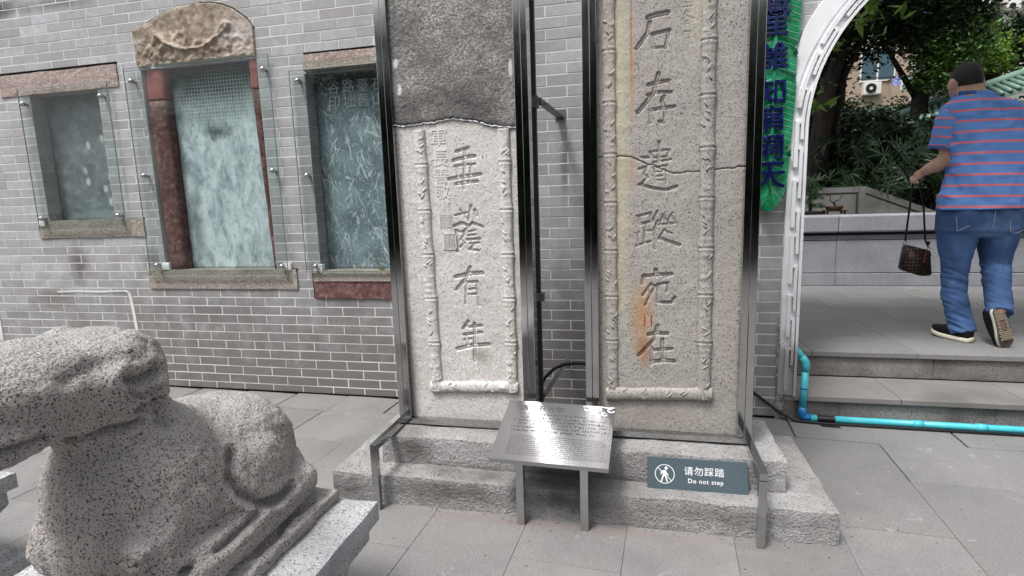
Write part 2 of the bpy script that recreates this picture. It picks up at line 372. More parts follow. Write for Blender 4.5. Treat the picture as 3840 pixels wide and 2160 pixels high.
# engraved slate tablets
def tablet_mat(name, kind):
    m = Mat(name, 0.5, 0.45)
    P = m.pos()
    if kind == 'left':
        c = m.ramp(m.noise(9, 6, 0.72), [(0.3, S(82, 90, 92)), (0.55, S(122, 131, 134)), (0.8, S(172, 181, 184))])
        c = m.mix(m.mr(m.noise(3.6, 3), 0.5, 0.66, 0, .6), c, S(92, 102, 106))
        for q in ((-2.66, 1.76), (-2.65, 1.66), (-2.42, 1.7), (-2.48, 1.6), (-2.45, 1.5), (-2.36, 1.82), (-2.6, 1.95), (-2.45, 2.0), (-2.4, 1.92)):
            c = m.mix(m.mth('MULTIPLY', m.spot((q[0], .12, q[1]), (0.03, .2, 0.04), .7, .8, 30), .75), c, S(206, 214, 216))
        c = m.mix(m.spot((-2.6, .12, 1.4), (0.35, .2, 0.05), .8, .8, 16), c, S(132, 146, 148))
    elif kind == 'centre':
        c = m.ramp(m.noise(8, 6, 0.72, co=m.scl(P, (1.2, 1, 0.6)), dist=0.6), [(0.26, S(88, 96, 101)), (0.44, S(166, 178, 184)), (0.58, S(206, 217, 222)), (0.8, S(224, 233, 237))])
        c = m.mix(m.mr(m.noise(30, 5, 0.7), 0.54, 0.7, 0, .6), c, S(104, 120, 126))
        zz = m.n('ShaderNodeSeparateXYZ', {0: P}).outputs[2]
        c = m.mix(m.mth('MULTIPLY', m.spot((-1.3, .1, 2.52), (0.9, .2, 0.54), .55, .3, 7), .97), c, S(30, 37, 43))  # dark top: shade and dark reflection painted into the colour
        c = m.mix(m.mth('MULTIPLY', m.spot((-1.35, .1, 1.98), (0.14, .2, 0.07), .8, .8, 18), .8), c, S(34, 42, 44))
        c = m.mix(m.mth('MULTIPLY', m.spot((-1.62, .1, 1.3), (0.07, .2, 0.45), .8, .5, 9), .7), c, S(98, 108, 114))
        # ruled grid of tiny inscriptions in the upper third
        g = m.n('ShaderNodeTexBrick', {'Vector': m.n('ShaderNodeMapping', {'Vector': P, 'Rotation': (math.radians(90), 0, 0)}).outputs[0], 'Scale': 1.0, 'Mortar Size': 0.0022, 'Brick Width': 0.026, 'Row Height': 0.026, 'Color1': (0, 0, 0, 1), 'Color2': (0, 0, 0, 1), 'Mortar': (1, 1, 1, 1)})
        g.offset = 0.0
        msk = m.spot((-1.26, .1, 2.2), (0.46, .2, 0.24), .4, .3, 9)
        c = m.mix(m.mth('MULTIPLY', m.mth('MULTIPLY', g.outputs['Color'], msk), .7), c, S(190, 206, 210))
    else:
        c = m.ramp(m.noise(6, 5, 0.65), [(0.3, S(84, 97, 104)), (0.55, S(118, 134, 141)), (0.8, S(156, 171, 177))])
        # engraved line drawing: contour lines of a distorted field
        n1 = m.noise(3.2, 1.5, 0.5, co=m.scl(P, (1.5, 1, 0.6)), dist=3.0)
        ln = m.mth('ABSOLUTE', m.mth('SUBTRACT', m.mth('FRACT', m.mth('MULTIPLY', n1, 15.0)), 0.5))
        c = m.mix(m.mr(ln, 0.10, 0.03, 0, .4), c, S(226, 234, 238))
        for ang, sx, sz, th in ((24, 46, 6, .60), (-30, 40, 7, .62), (8, 60, 5, .63), (62, 34, 8, .64)):
            mp = m.n('ShaderNodeMapping', {'Vector': P, 'Rotation': (0, math.radians(ang), 0)}).outputs[0]
            n2 = m.noise(1.0, 2.0, 0.6, co=m.scl(mp, (sx, 1, sz)), dist=0.9)
            c = m.mix(m.mr(n2, th, th + .05, 0, .6), c, S(216, 226, 232))
        c = m.mix(m.mth('MULTIPLY', m.spot((-0.2, .12, 2.25), (0.6, .2, 0.1), .8, .4, 9), .8), c, S(40, 44, 46))
        c = m.mix(m.mth('MULTIPLY', m.spot((-0.36, .12, 1.75), (0.07, .2, 0.06), .8, .5, 18), .5), c, S(150, 164, 166))
    m.col(c); m.bump(m.noise(110, 4), 0.2, 0.002)
    return m
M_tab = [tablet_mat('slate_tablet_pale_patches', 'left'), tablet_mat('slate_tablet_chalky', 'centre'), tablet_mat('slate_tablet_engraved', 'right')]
M_chalk = Mat('pale_engraving', 0.8, 0.2, col=S(184, 194, 198))
M_lightletter = Mat('pale_letter_stone', 0.8, 0.2, col=S(214, 211, 208))

# glass: thin sheet, mirror by angle, slightly green
M_glass = Mat('clear_glass', 0.02, 0.5)
def glass_nodes(m, tint):
    t = m.t; out = [n for n in t.nodes if n.type == 'OUTPUT_MATERIAL'][0]
    tr = m.n('ShaderNodeBsdfTransparent', {'Color': tint}); gl = m.n('ShaderNodeBsdfGlossy', {'Color': (1, 1, 1, 1), 'Roughness': 0.02})
    lw = m.n('ShaderNodeLayerWeight', {'Blend': 0.5}); fr = m.mth('ADD', m.mth('MULTIPLY', m.mth('POWER', lw.outputs['Facing'], 5.0), 0.95), 0.045); mx = m.n('ShaderNodeMixShader', {0: fr, 1: tr.outputs[0], 2: gl.outputs[0]})
    t.links.new(mx.outputs[0], out.inputs['Surface'])
glass_nodes(M_glass, (0.86, 0.905, 0.89, 1))
M_glassedge = Mat('glass_edge', 0.2, 0.5, col=S(140, 158, 152))

# metals
M_steel = Mat('polished_steel', 0.13, 0.5, 1.0)
M_steel.col(M_steel.mix(M_steel.mr(M_steel.noise(6, 4), .4, .7), (0.50, 0.50, 0.50, 1), (0.42, 0.42, 0.42, 1)))
M_steel.rgh(M_steel.mr(M_steel.noise(9, 4, co=M_steel.scl(M_steel.pos(), (2, 2, 0.8))), .35, .7, 0.09, 0.15))
M_plate = Mat('brushed_steel_plate', 0.26, 0.5, 1.0, col=(0.42, 0.42, 0.43, 1))
if False: M_plate.bump(M_plate.noise(40, 3, co=M_plate.scl(M_plate.pos(), (1, 40, 40))), 0.04, 0.001)
M_brown = Mat('dark_painted_steel', 0.5, 0.4, 0.0)
M_brown.col(M_brown.mix(M_brown.noise(20, 4), S(46, 43, 42), S(62, 58, 56)))
M_greypaint = Mat('grey_painted_steel', 0.5, 0.4, 0.0, col=S(104, 102, 100))
M_etch = Mat('etched_letters', 0.6, 0.3, 0.3, col=S(84, 84, 84))
M_white = Mat('white_paint', 0.6, 0.4, col=S(238, 240, 242))
M_chrome = Mat('chrome_bolt', 0.12, 0.5, 1.0, col=(0.5, 0.5, 0.5, 1))
M_signslate = Mat('slate_blue_sign', 0.42, 0.45)
M_signslate.col(M_signslate.mix(M_signslate.noise(5, 4), S(70, 84, 92), S(84, 98, 106)))
M_signgroove = Mat('sign_groove', 0.5, 0.4, col=S(96, 110, 118))

# glazed leaf plaque
M_leafglaze = Mat('green_glaze', 0.16, 0.6)
c = M_leafglaze.ramp(M_leafglaze.noise(14, 5, 0.65), [(0.3, S(0, 104, 56)), (0.5, S(14, 146, 92)), (0.66, S(58, 176, 134)), (0.85, S(124, 204, 172))])
c = M_leafglaze.mix(M_leafglaze.mr(M_leafglaze.noise(40, 5, 0.7), 0.62, 0.72, 0, .6), c, S(150, 190, 172))
M_leafglaze.col(c); M_leafglaze.bump(M_leafglaze.noise(30, 4), 0.25, 0.006)
M_vein = Mat('pale_green_vein', 0.25, 0.5, col=S(120, 176, 150))
M_rib = Mat('midrib_glaze', 0.2, 0.5)
M_rib.col(M_rib.mix(M_rib.noise(30, 4), S(60, 150, 122), S(24, 112, 84)))
M_blueglaze = Mat('cobalt_glaze', 0.18, 0.6)
M_blueglaze.col(M_blueglaze.mix(M_blueglaze.mr(M_blueglaze.noise(40, 4), .45, .75), S(12, 18, 72), S(36, 46, 108)))
M_glazeedge = Mat('pale_glaze_edge', 0.3, 0.5, col=S(120, 130, 170))

# pipe and cables
M_pipe = Mat('cyan_pipe', 0.35, 0.5)
M_pipe.col(M_pipe.mix(M_pipe.mr(M_pipe.noise(12, 4), .55, .75), S(70, 182, 196), S(104, 192, 202)))
M_pipe.col(M_pipe.mix(M_pipe.mr(M_pipe.noise(40, 5, .7), .62, .7, 0, .7), M_pipe.b.inputs['Base Color'].links[0].from_socket, S(52, 96, 104)))
M_pipedark = Mat('blue_pipe_fitting', 0.3, 0.5, col=S(12, 104, 158))
M_tape = Mat('black_tape', 0.35, 0.5, col=S(26, 26, 28))
M_cable = Mat('black_cable', 0.45, 0.4, col=S(20, 20, 21))

# person
M_skin = Mat('skin', 0.5, 0.4)
M_skin.col(M_skin.mix(M_skin.mr(M_skin.noise(9, 3), .4, .65), S(208, 170, 148), S(190, 144, 122)))
M_skin.b.inputs['Subsurface Weight'].default_value = 0.08
M_hair = Mat('black_hair', 0.6, 0.35)
M_hair.col(M_hair.mix(M_hair.noise(160, 3), S(22, 20, 19), S(52, 47, 44)))
M_hair.bump(M_hair.noise(300, 3), 0.6, 0.004)
M_shirt = Mat('blue_red_striped_cotton', 0.85, 0.2)
uv = M_shirt.n('ShaderNodeUVMap').outputs[0]
vv = M_shirt.n('ShaderNodeSeparateXYZ', {0: uv}).outputs[1]
fr = M_shirt.mth('ABSOLUTE', M_shirt.mth('SUBTRACT', M_shirt.mth('FRACT', vv), 0.5))
c = M_shirt.mix(M_shirt.mr(fr, 0.105, 0.09), S(112, 158, 226), S(255, 128, 122))
c = M_shirt.mix(M_shirt.mr(M_shirt.noise(260, 2), .3, .7, 0, .25), c, S(96, 136, 200), 'MIX')
M_shirt.col(c); M_shirt.bump(M_shirt.noise(400, 2), 0.15, 0.002)
M_cuff = Mat('blue_cotton', 0.85, 0.2, col=S(70, 106, 168))
M_jeans = Mat('blue_denim', 0.9, 0.15)
c = M_jeans.ramp(M_jeans.noise(5, 4, .6), [(0.3, S(36, 54, 88)), (0.55, S(60, 88, 134)), (0.75, S(100, 130, 170))])
c = M_jeans.mix(M_jeans.mr(M_jeans.noise(380, 2), .35, .65, 0, .3), c, S(110, 138, 176))
c = M_jeans.mix(M_jeans.mth('MULTIPLY', M_jeans.spot((4.0, .85, 1.2), (0.4, .5, .14), .8, .3, 6), .6), c, S(44, 56, 84))
M_jeans.col(c); M_jeans.bump(M_jeans.noise(300, 2), 0.2, 0.002)
M_stitch = Mat('denim_stitch', 0.8, 0.2, col=S(150, 150, 156))
M_shoe = Mat('black_knit_shoe', 0.85, 0.2, col=S(20, 20, 22))
M_sole = Mat('cream_sole', 0.6, 0.3, col=S(206, 200, 182))
M_tread2 = Mat('grey_rubber_tread', 0.7, 0.3)
M_tread2.col(M_tread2.mix(M_tread2.mr(M_tread2.noise(14, 3), .4, .65), S(88, 80, 76), S(62, 58, 56)))
M_studs = Mat('pale_rubber_stud', 0.7, 0.3, col=S(150, 138, 120))
M_insert = Mat('red_sole_insert', 0.6, 0.3, col=S(120, 80, 66))
M_bag = Mat('brown_patterned_leather', 0.45, 0.4)
c = M_bag.mix(M_bag.mr(M_bag.voro(42, rnd=.25), 0.34, 0.2), S(40, 29, 26), S(112, 88, 66))
M_bag.col(c)
M_strap = Mat('black_strap', 0.5, 0.4, col=S(20, 19, 20))
M_brass = Mat('metal_ring', 0.25, 0.5, 1.0, col=(0.6, 0.56, 0.5, 1))
M_copper = Mat('copper_zip', 0.35, 0.5, 0.8, col=S(170, 110, 84))

# garden
def leafmat(name, cols, rough=0.45, spec=0.35):
    m = Mat(name, rough, spec)
    r = m.isl()
    m.col(m.ramp(r, [(i / (len(cols) - 1), c) for i, c in enumerate(cols)]))
    m.b.inputs['Transmission Weight'].default_value = 0.0
    t = m.t; out = [n for n in t.nodes if n.type == 'OUTPUT_MATERIAL'][0]
    tl = m.n('ShaderNodeBsdfTranslucent'); m.t.links.new(m.b.inputs['Base Color'].links[0].from_socket, tl.inputs['Color'])
    mx = m.n('ShaderNodeMixShader', {0: 0.25, 1: m.b.outputs[0], 2: tl.outputs[0]})
    t.links.new(mx.outputs[0], out.inputs['Surface'])
    return m
M_leafdark = leafmat('dark_leaves', [S(16, 29, 16), S(28, 46, 22), S(44, 70, 32), S(20, 36, 20)])
M_leafmid = leafmat('mid_leaves', [S(36, 62, 24), S(58, 92, 36), S(82, 118, 44), S(46, 74, 32)])
M_leafbright = leafmat('bright_leaves', [S(70, 106, 36), S(102, 138, 48), S(126, 156, 62)])
M_palm = leafmat('palm_leaflets', [S(22, 42, 26), S(38, 64, 38), S(72, 100, 58), S(28, 50, 30)], 0.35, 0.5)
M_pine = leafmat('pine_needles', [S(30, 56, 34), S(48, 82, 46), S(62, 96, 54)])
M_bark = Mat('dark_bark', 0.9, 0.2)
M_bark.col(M_bark.ramp(M_bark.noise(14, 5, .7, co=M_bark.scl(M_bark.pos(), (1, 1, .3))), [(.3, S(20, 18, 17)), (.7, S(50, 45, 41))]))
M_bark.bump(M_bark.noise(20, 5, .7, co=M_bark.scl(M_bark.pos(), (1, 1, .25))), .8, .03)
M_gardenstone = granite('garden_wall_granite', S(158, 160, 166), S(92, 94, 98), 150, 0.42, None, 0.75, 0.3, S(140, 142, 147))
M_parapet = Mat('pale_parapet', 0.8, 0.2)
M_parapet.col(M_parapet.mix(M_parapet.mr(M_parapet.noise(4, 5), .4, .7), S(140, 140, 137), S(108, 108, 104)))
M_groove = Mat('dark_groove', 0.8, 0.2, col=S(58, 58, 58))
M_pot = Mat('brown_pot', 0.5, 0.4)
M_pot.col(M_pot.mix(M_pot.noise(9, 4), S(116, 84, 60), S(70, 52, 42)))
M_darkwood = Mat('dark_wood', 0.6, 0.3, col=S(36, 30, 28))
M_soil = Mat('soil', 0.95, 0.1, col=S(52, 42, 34))
M_beige = Mat('beige_render', 0.85, 0.2)
M_beige.col(M_beige.mix(M_beige.mr(M_beige.noise(.9, 5), .4, .7), S(170, 152, 136), S(146, 130, 116)))
M_apart = Mat('white_render', 0.85, 0.2)
M_apart.col(M_apart.mix(M_apart.mr(M_apart.noise(.7, 5), .4, .7), S(214, 210, 204), S(190, 186, 180)))
M_window = Mat('window_glass', 0.08, 0.5, col=S(60, 84, 96))
M_acwhite = Mat('white_casing', 0.5, 0.4, col=S(214, 214, 210))
M_black = Mat('black_fan', 0.6, 0.3, col=S(24, 24, 24))
M_greenroof = Mat('green_roof_tile', 0.4, 0.4)
M_greenroof.col(M_greenroof.mix(M_greenroof.noise(5, 5), S(96, 126, 112), S(124, 150, 138)))
M_clothblue = Mat('blue_checked_cloth', 0.9, 0.1)
M_clothblue.col(M_clothblue.mix(M_clothblue.n('ShaderNodeTexChecker', {'Vector': M_clothblue.pos(), 'Scale': 14.0}).outputs[1], S(104, 112, 176), S(170, 176, 214)))
M_clothgreen = Mat('pale_green_cloth', 0.9, 0.1, col=S(136, 166, 156))
M_clothred = Mat('red_cloth', 0.9, 0.1, col=S(190, 96, 104))
M_yellowleaf = Mat('fallen_leaf', 0.6, 0.3, col=S(120, 122, 34))

M_grit = Mat('grit', 0.9, 0.2)
M_grit.col(M_grit.ramp(M_grit.isl(), [(0, S(48, 44, 42)), (.5, S(78, 68, 63)), (1, S(112, 102, 95))]))
LEFT_STROKES = [(0.0171,[(0.9497,1.6495),(0.9193,1.6431),(0.8886,1.6366)]),(0.0172,[(0.93,1.6425),(0.9195,1.4665)]),(0.02,[(0.8713,1.5949),(0.9261,1.6065),(0.978,1.6108)]),(0.0131,[(0.8765,1.5683),(0.9289,1.574),(0.9798,1.5737)]),(0.0193,[(0.845,1.5104),(0.922,1.5195),(1.0022,1.5264)]),(0.0139,[(0.8873,1.5658),(0.8906,1.5003)]),(0.0129,[(0.9588,1.5666),(0.9474,1.5063)]),(0.0184,[(0.8811,1.4864),(0.9338,1.4925),(0.9858,1.4946)]),(0.0133,[(0.8693,1.3396),(0.9271,1.3506)]),(0.0123,[(0.897,1.3639),(0.9215,1.3237)]),(0.0148,[(0.9505,1.3831),(0.9343,1.315)]),(0.0174,[(0.967,1.362),(0.9767,1.3369)]),(0.0177,[(0.8624,1.2895),(0.9029,1.3032),(0.9244,1.2923)]),(0.0177,[(0.8702,1.2682),(0.8741,1.1685)]),(0.0133,[(0.8789,1.2638),(0.9137,1.2526),(0.8925,1.2256),(0.9093,1.2063),(0.8862,1.1875)]),(0.0148,[(0.9557,1.3041),(0.9098,1.2632)]),(0.0166,[(0.9512,1.3021),(1.0027,1.2831)]),(0.0123,[(0.9317,1.2607),(0.9671,1.2671)]),(0.0123,[(0.9309,1.2427),(0.9684,1.2462)]),(0.015,[(0.9256,1.223),(0.9872,1.2262)]),(0.0132,[(0.938,1.2046),(0.9842,1.2073)]),(0.0149,[(0.9598,1.2013),(0.9345,1.1763),(0.9804,1.1694)]),(0.0225,[(0.8568,1.0424),(0.927,1.0574),(0.9914,1.0615)]),(0.0195,[(0.9329,1.0895),(0.9057,1.0316),(0.8582,0.9807)]),(0.0152,[(0.9108,1.0164),(0.9031,0.9097)]),(0.0161,[(0.9162,1.0164),(0.9653,1.0208),(0.9701,0.9039)]),(0.0125,[(0.919,0.9809),(0.9593,0.9854)]),(0.0125,[(0.9178,0.9557),(0.9582,0.9594)]),(0.0181,[(0.9117,0.8231),(0.8818,0.7858)]),(0.0181,[(0.9058,0.7938),(0.976,0.8022)]),(0.0182,[(0.8858,0.7546),(0.9768,0.7687)]),(0.0155,[(0.8941,0.7571),(0.9016,0.7036)]),(0.0128,[(0.8845,0.7278),(0.9235,0.7355)]),(0.023,[(0.8493,0.6819),(0.9242,0.7006),(1.0102,0.7088)]),(0.0189,[(0.9427,0.8113),(0.9353,0.6236)])]
RIGHT_STROKES = [(0.0223,[(1.7588,2.1408),(1.7981,2.149),(1.8389,2.1518)]),(0.0201,[(1.7668,2.1209),(1.7591,2.0796),(1.714,2.022)]),(0.0165,[(1.7736,2.073),(1.7804,2.0196)]),(0.0165,[(1.779,2.0725),(1.8467,2.0835)]),(0.0177,[(1.8457,2.0802),(1.8332,2.0149)]),(0.013,[(1.7812,2.0178),(1.8332,2.0173)]),(0.0183,[(1.7621,1.8694),(1.8039,1.8771),(1.8443,1.8804)]),(0.0217,[(1.8044,1.911),(1.7861,1.8352),(1.7202,1.7588)]),(0.0183,[(1.7697,1.8146),(1.7722,1.714)]),(0.0161,[(1.7605,1.828),(1.8043,1.8357),(1.8557,1.8337)]),(0.0181,[(1.8298,1.8194),(1.8173,1.8004),(1.8348,1.7593),(1.8316,1.7122),(1.8108,1.7153)]),(0.0169,[(1.7763,1.765),(1.823,1.7703),(1.8701,1.7733)]),(0.0052,[(1.9017,2.1831),(1.9354,2.1822)]),(0.0056,[(1.8967,2.1672),(1.9391,2.1682)]),(0.0045,[(1.9104,2.1815),(1.912,2.1683)]),(0.0045,[(1.9261,2.1812),(1.9238,2.1685)]),(0.0059,[(1.9136,2.1538),(1.8911,2.1149)]),(0.0056,[(1.9145,2.1469),(1.9256,2.1457),(1.9026,2.1196)]),(0.0066,[(1.9154,2.131),(1.9456,2.1177)]),(0.0053,[(1.9045,2.1115),(1.922,2.1118)]),(0.0053,[(1.9047,2.0998),(1.9257,2.0991)]),(0.006,[(1.9069,2.0719),(1.9041,2.0236)]),(0.0063,[(1.9086,2.0724),(1.9296,2.0711),(1.9305,2.0212)]),(0.0049,[(1.9106,2.0577),(1.9264,2.058)]),(0.0049,[(1.9108,2.0452),(1.9266,2.0458)]),(0.0119,[(1.7693,1.5896),(1.8504,1.5955),(1.8463,1.5679),(1.7843,1.5642),(1.77,1.5895)]),(0.0147,[(1.8097,1.6299),(1.8086,1.5398)]),(0.0126,[(1.7844,1.5439),(1.8582,1.5543)]),(0.0112,[(1.7864,1.5239),(1.8419,1.5293)]),(0.0104,[(1.7901,1.5237),(1.7944,1.4556)]),(0.0111,[(1.839,1.5264),(1.8409,1.4549)]),(0.0089,[(1.7959,1.5028),(1.8256,1.5053)]),(0.0089,[(1.796,1.4847),(1.8257,1.4865)]),(0.0089,[(1.7962,1.468),(1.8333,1.4673)]),(0.0142,[(1.7358,1.5695),(1.7649,1.5662)]),(0.0135,[(1.7254,1.519),(1.7577,1.529),(1.7466,1.4973),(1.7617,1.4815),(1.7324,1.4522)]),(0.0159,[(1.7249,1.4525),(1.7889,1.433),(1.8412,1.4247),(1.8853,1.4382)]),(0.0137,[(1.7222,1.3139),(1.7746,1.3273),(1.7779,1.29),(1.7292,1.2787),(1.7222,1.3139)]),(0.0129,[(1.7521,1.2782),(1.7487,1.1941)]),(0.0114,[(1.7484,1.249),(1.7796,1.2484)]),(0.0131,[(1.7142,1.1828),(1.7754,1.2016)]),(0.0107,[(1.7236,1.2436),(1.7199,1.1847)]),(0.0128,[(1.8047,1.3342),(1.7824,1.2853)]),(0.0128,[(1.8069,1.2925),(1.791,1.254),(1.7954,1.1679)]),(0.0112,[(1.8292,1.3189),(1.8164,1.2806)]),(0.0112,[(1.8293,1.3093),(1.8501,1.2837)]),(0.0111,[(1.869,1.3255),(1.85,1.2953)]),(0.0111,[(1.8666,1.3103),(1.8792,1.2811)]),(0.0121,[(1.8052,1.2739),(1.88,1.2792)]),(0.012,[(1.8355,1.2531),(1.8095,1.2116)]),(0.0166,[(1.817,1.2146),(1.8586,1.1983),(1.8999,1.1829)]),(0.0113,[(1.8393,1.2445),(1.8664,1.2351)]),(0.0221,[(1.7992,1.0725),(1.8062,1.0486)]),(0.0185,[(1.7474,1.0447),(1.807,1.0514),(1.8678,1.0541)]),(0.0185,[(1.7463,1.0455),(1.7418,1.0113)]),(0.0128,[(1.8678,1.0541),(1.8319,1.0374)]),(0.0138,[(1.7804,1.0114),(1.7428,0.9568)]),(0.0138,[(1.7812,1.0046),(1.7966,0.9994),(1.7539,0.9122)]),(0.0116,[(1.769,0.9804),(1.7776,0.961)]),(0.0145,[(1.8073,1.0074),(1.853,1.0155),(1.8497,0.9755)]),(0.0161,[(1.8074,1.0034),(1.8088,0.9269),(1.8693,0.9255),(1.8834,0.9489)]),(0.0211,[(1.7702,0.7762),(1.8091,0.7837),(1.8498,0.7813)]),(0.0193,[(1.8089,0.8182),(1.7938,0.7527),(1.7265,0.6758)]),(0.018,[(1.7705,0.7314),(1.7816,0.7109),(1.7836,0.6378)]),(0.018,[(1.7949,0.703),(1.8718,0.7114)]),(0.0193,[(1.8315,0.7537),(1.8336,0.6542)]),(0.022,[(1.7898,0.6476),(1.8336,0.6563),(1.8833,0.6525)])]
# ------------------------------------------------------------------ ground
def structure(o, name=None): o['kind'] = 'structure'; return o
ground = structure(MB().box(-60, 60, -60, 0.06, -0.6, -0.012).obj('ground', M_joint))
ground['_root'] = [0, 0, 0]
slab_mesh = MB().box(-0.2142, 0.2142, -0.4501, 0.4501, -0.03, 0.0, 0.002).mesh('paving_slab', M_paving)
TX, TY, SK = 0.43, 0.902, 0.055
cells = []
for i in range(-14, 12):
    for j in range(-9, 3):
        cx = 2.83 + i * TX; cy = -1.20 + TY * (j + 0.5) + (TY * 0.5 if i % 2 else 0)
        cx -= -cy * 0 + (0.0 - cy) * SK
        if cy - 0.448 > -0.03: continue
        cells.append((abs(cx - 1.7) + abs(cy + 1.5), cx, cy))
cells.sort()
for k, (d, cx, cy) in enumerate(cells):
    o = bpy.data.objects.new('paving_slab', slab_mesh); COL.objects.link(o); o.parent = ground
    y1 = min(cy + 0.4501, -0.004); y0 = cy - 0.4501
    if y1 - y0 < 0.02: bpy.data.objects.remove(o); continue
    o.location = (cx, (y0 + y1) / 2, random.uniform(-.0012, .0012)); o.scale.y = (y1 - y0) / 0.9002
    o.rotation_euler = (random.uniform(-.001, .001), random.uniform(-.001, .001), -SK)

# ------------------------------------------------------------------ doorway steps and passage floor
steps = root('doorway_steps', (3.6, 0.2, 0), 'two grey granite steps rising through the white archway beside the blue pipe', 'steps')
def tread_row(z, ya, yb, xs, name):
    for xa, xb in zip(xs[:-1], xs[1:]):
        MB().box(xa + .0015, xb - .0015, ya, yb, z - 0.035, z, 0.004).obj(name, M_tread, steps)
MB().box(2.60, 5.6, 0.072, 0.5, -0.1, 0.118).obj('step_core', M_joint, steps)
MB().box(2.60, 5.6, 0.47, 1.2, 0.02, 0.285).obj('step_core', M_joint, steps)
tread_row(0.157, -0.012, 0.408, [2.605, 3.252, 3.915, 4.6, 5.3], 'tread')
for xa, xb in zip([2.6, 2.927, 3.75, 4.5], [2.927, 3.75, 4.5, 5.4]):
    MB().box(xa + .001, xb - .001, 0.012, 0.075, -0.05, 0.1215, 0.003).obj('riser_block', M_stepstone, steps)
for xa, xb in zip([2.6, 3.602, 4.4], [3.602, 4.4, 5.4]):
    MB().box(xa + .001, xb - .001, 0.420, 0.475, 0.1575, 0.2985, 0.003).obj('riser_block', M_stepstone, steps)
floor = structure(MB().box(1.5, 9, 0.47, 3.45, -0.2, 0.296).obj('passage_floor', M_joint)); floor['_root'] = [0, 0, 0]
fm = {}
def floor_tile(xa, xb, ya, yb):
    MB().box(xa + .0015, xb - .0015, ya + .0015, yb - .0015, 0.296, 0.33, 0.003).obj('paving_slab', M_paving, floor)
for xa, xb in zip([1.6, 2.3, 2.87, 3.5, 4.12, 4.8], [2.3, 2.87, 3.5, 4.12, 4.8, 5.5]): floor_tile(xa, xb, 0.400, 0.84)
for r_, (ya, yb) in enumerate([(0.84, 1.39), (1.39, 1.94), (1.94, 2.49), (2.49, 3.04), (3.04, 3.31)]):
    x = 1.55 + (0.32 if r_ % 2 else 0.0) - 0.01 * r_
    while x < 6.6:
        floor_tile(x, x + 0.645, ya, yb); x += 0.645

# ------------------------------------------------------------------ brick wall
CH, BL, JW = 0.068, 0.25667, 0.0026
XC, ZC, RIN = 3.61, 1.75, 0.95            # arch centre and inner radius
def zk(k): return k * CH - 0.0054 if k > 0 else 0.0
HOLES = [(-2.965, -2.297, 1.36, 2.35), (-1.882, -0.895, 0.955, 2.46), (-0.535, 0.13, 0.942, 2.335)]
wall = root('brick_wall', (0, 0.2, 0), 'long grey brick wall with white pointing behind the two framed stone slabs', 'wall')
WX0, WX1, WTOP, WT = -7.0, 7.2, 5.6, 0.36
# mortar bed: front leaf with the niches open, then a solid core
mb = MB()
xs = sorted({WX0, 2.60} | {h[0] for h in HOLES} | {h[1] for h in HOLES}); zs = sorted({0.0, WTOP} | {h[2] for h in HOLES} | {h[3] for h in HOLES})
for xa, xb in zip(xs[:-1], xs[1:]):
    zz = [0.0]; hs_ = sorted([h for h in HOLES if h[0] <= xa + 1e-6 and h[1] >= xb - 1e-6], key=lambda h: h[2])
    z = 0.0
    for h in hs_:
        mb.box(xa, xb, 0.0012, 0.17, z, h[2]); z = h[3]
    mb.box(xa, xb, 0.0012, 0.17, z, WTOP)
mb.box(WX0, 2.60, 0.168, WT, 0, WTOP)
n = 24
for i in range(n):   # wall above the arch
    xa, xb = 2.60 + (4.62 - 2.60) * i / n, 2.60 + (4.62 - 2.60) * (i + 1) / n
    def za(x):
        q = (RIN + 0.03) ** 2 - (x - XC) ** 2
        return ZC + math.sqrt(max(q, 0))
    mb.prism([(xa, za(xa)), (xb, za(xb)), (xb, WTOP), (xa, WTOP)], 'y', 0.0012, WT)
mb.box(4.62, WX1, 0.0012, WT, 0, WTOP)
mb.obj('mortar_bed', M_mortar, wall)
# bricks
segs = []
for j in range(1, 51):
    za_, zb_ = zk(j - 1) + JW, zk(j) - JW
    if j == 1: za_ = 0.012
    off = 0.0 if j % 2 else 0.5
    k0 = int(WX0 / BL) - 1
    for kk in range(k0, int(WX1 / BL) + 2):
        xa, xb = (kk + off) * BL + JW, (kk + 1 + off) * BL - JW
        xa += random.uniform(-.001, .001)
        zm = (za_ + zb_) / 2
        cuts = [(h[0] - .002, h[1] + .002) for h in HOLES if h[2] < zm < h[3]]
        cuts.append((-99, WX0))
        if zm < ZC: cuts.append((2.578 if zm > 0.5 else 2.568, 4.66))
        elif zm < ZC + RIN + 0.06:
            q = math.sqrt(max((RIN + 0.075) ** 2 - (zm - ZC) ** 2, 0)); cuts.append((XC - q, XC + q))
        parts = [(xa, xb)]
        for ca, cb in cuts:
            np_ = []
            for a, b in parts:
                if cb <= a or ca >= b: np_.append((a, b)); continue
                if ca > a: np_.append((a, ca))
                if cb < b: np_.append((cb, b))
            parts = np_
        for a, b in parts:
            if b - a > 0.012: segs.append((a, b, za_, zb_))
bm_ = MB()
v = [(x, y, z) for x in (-.5, .5) for y in (0, 1) for z in (-.5, .5)]
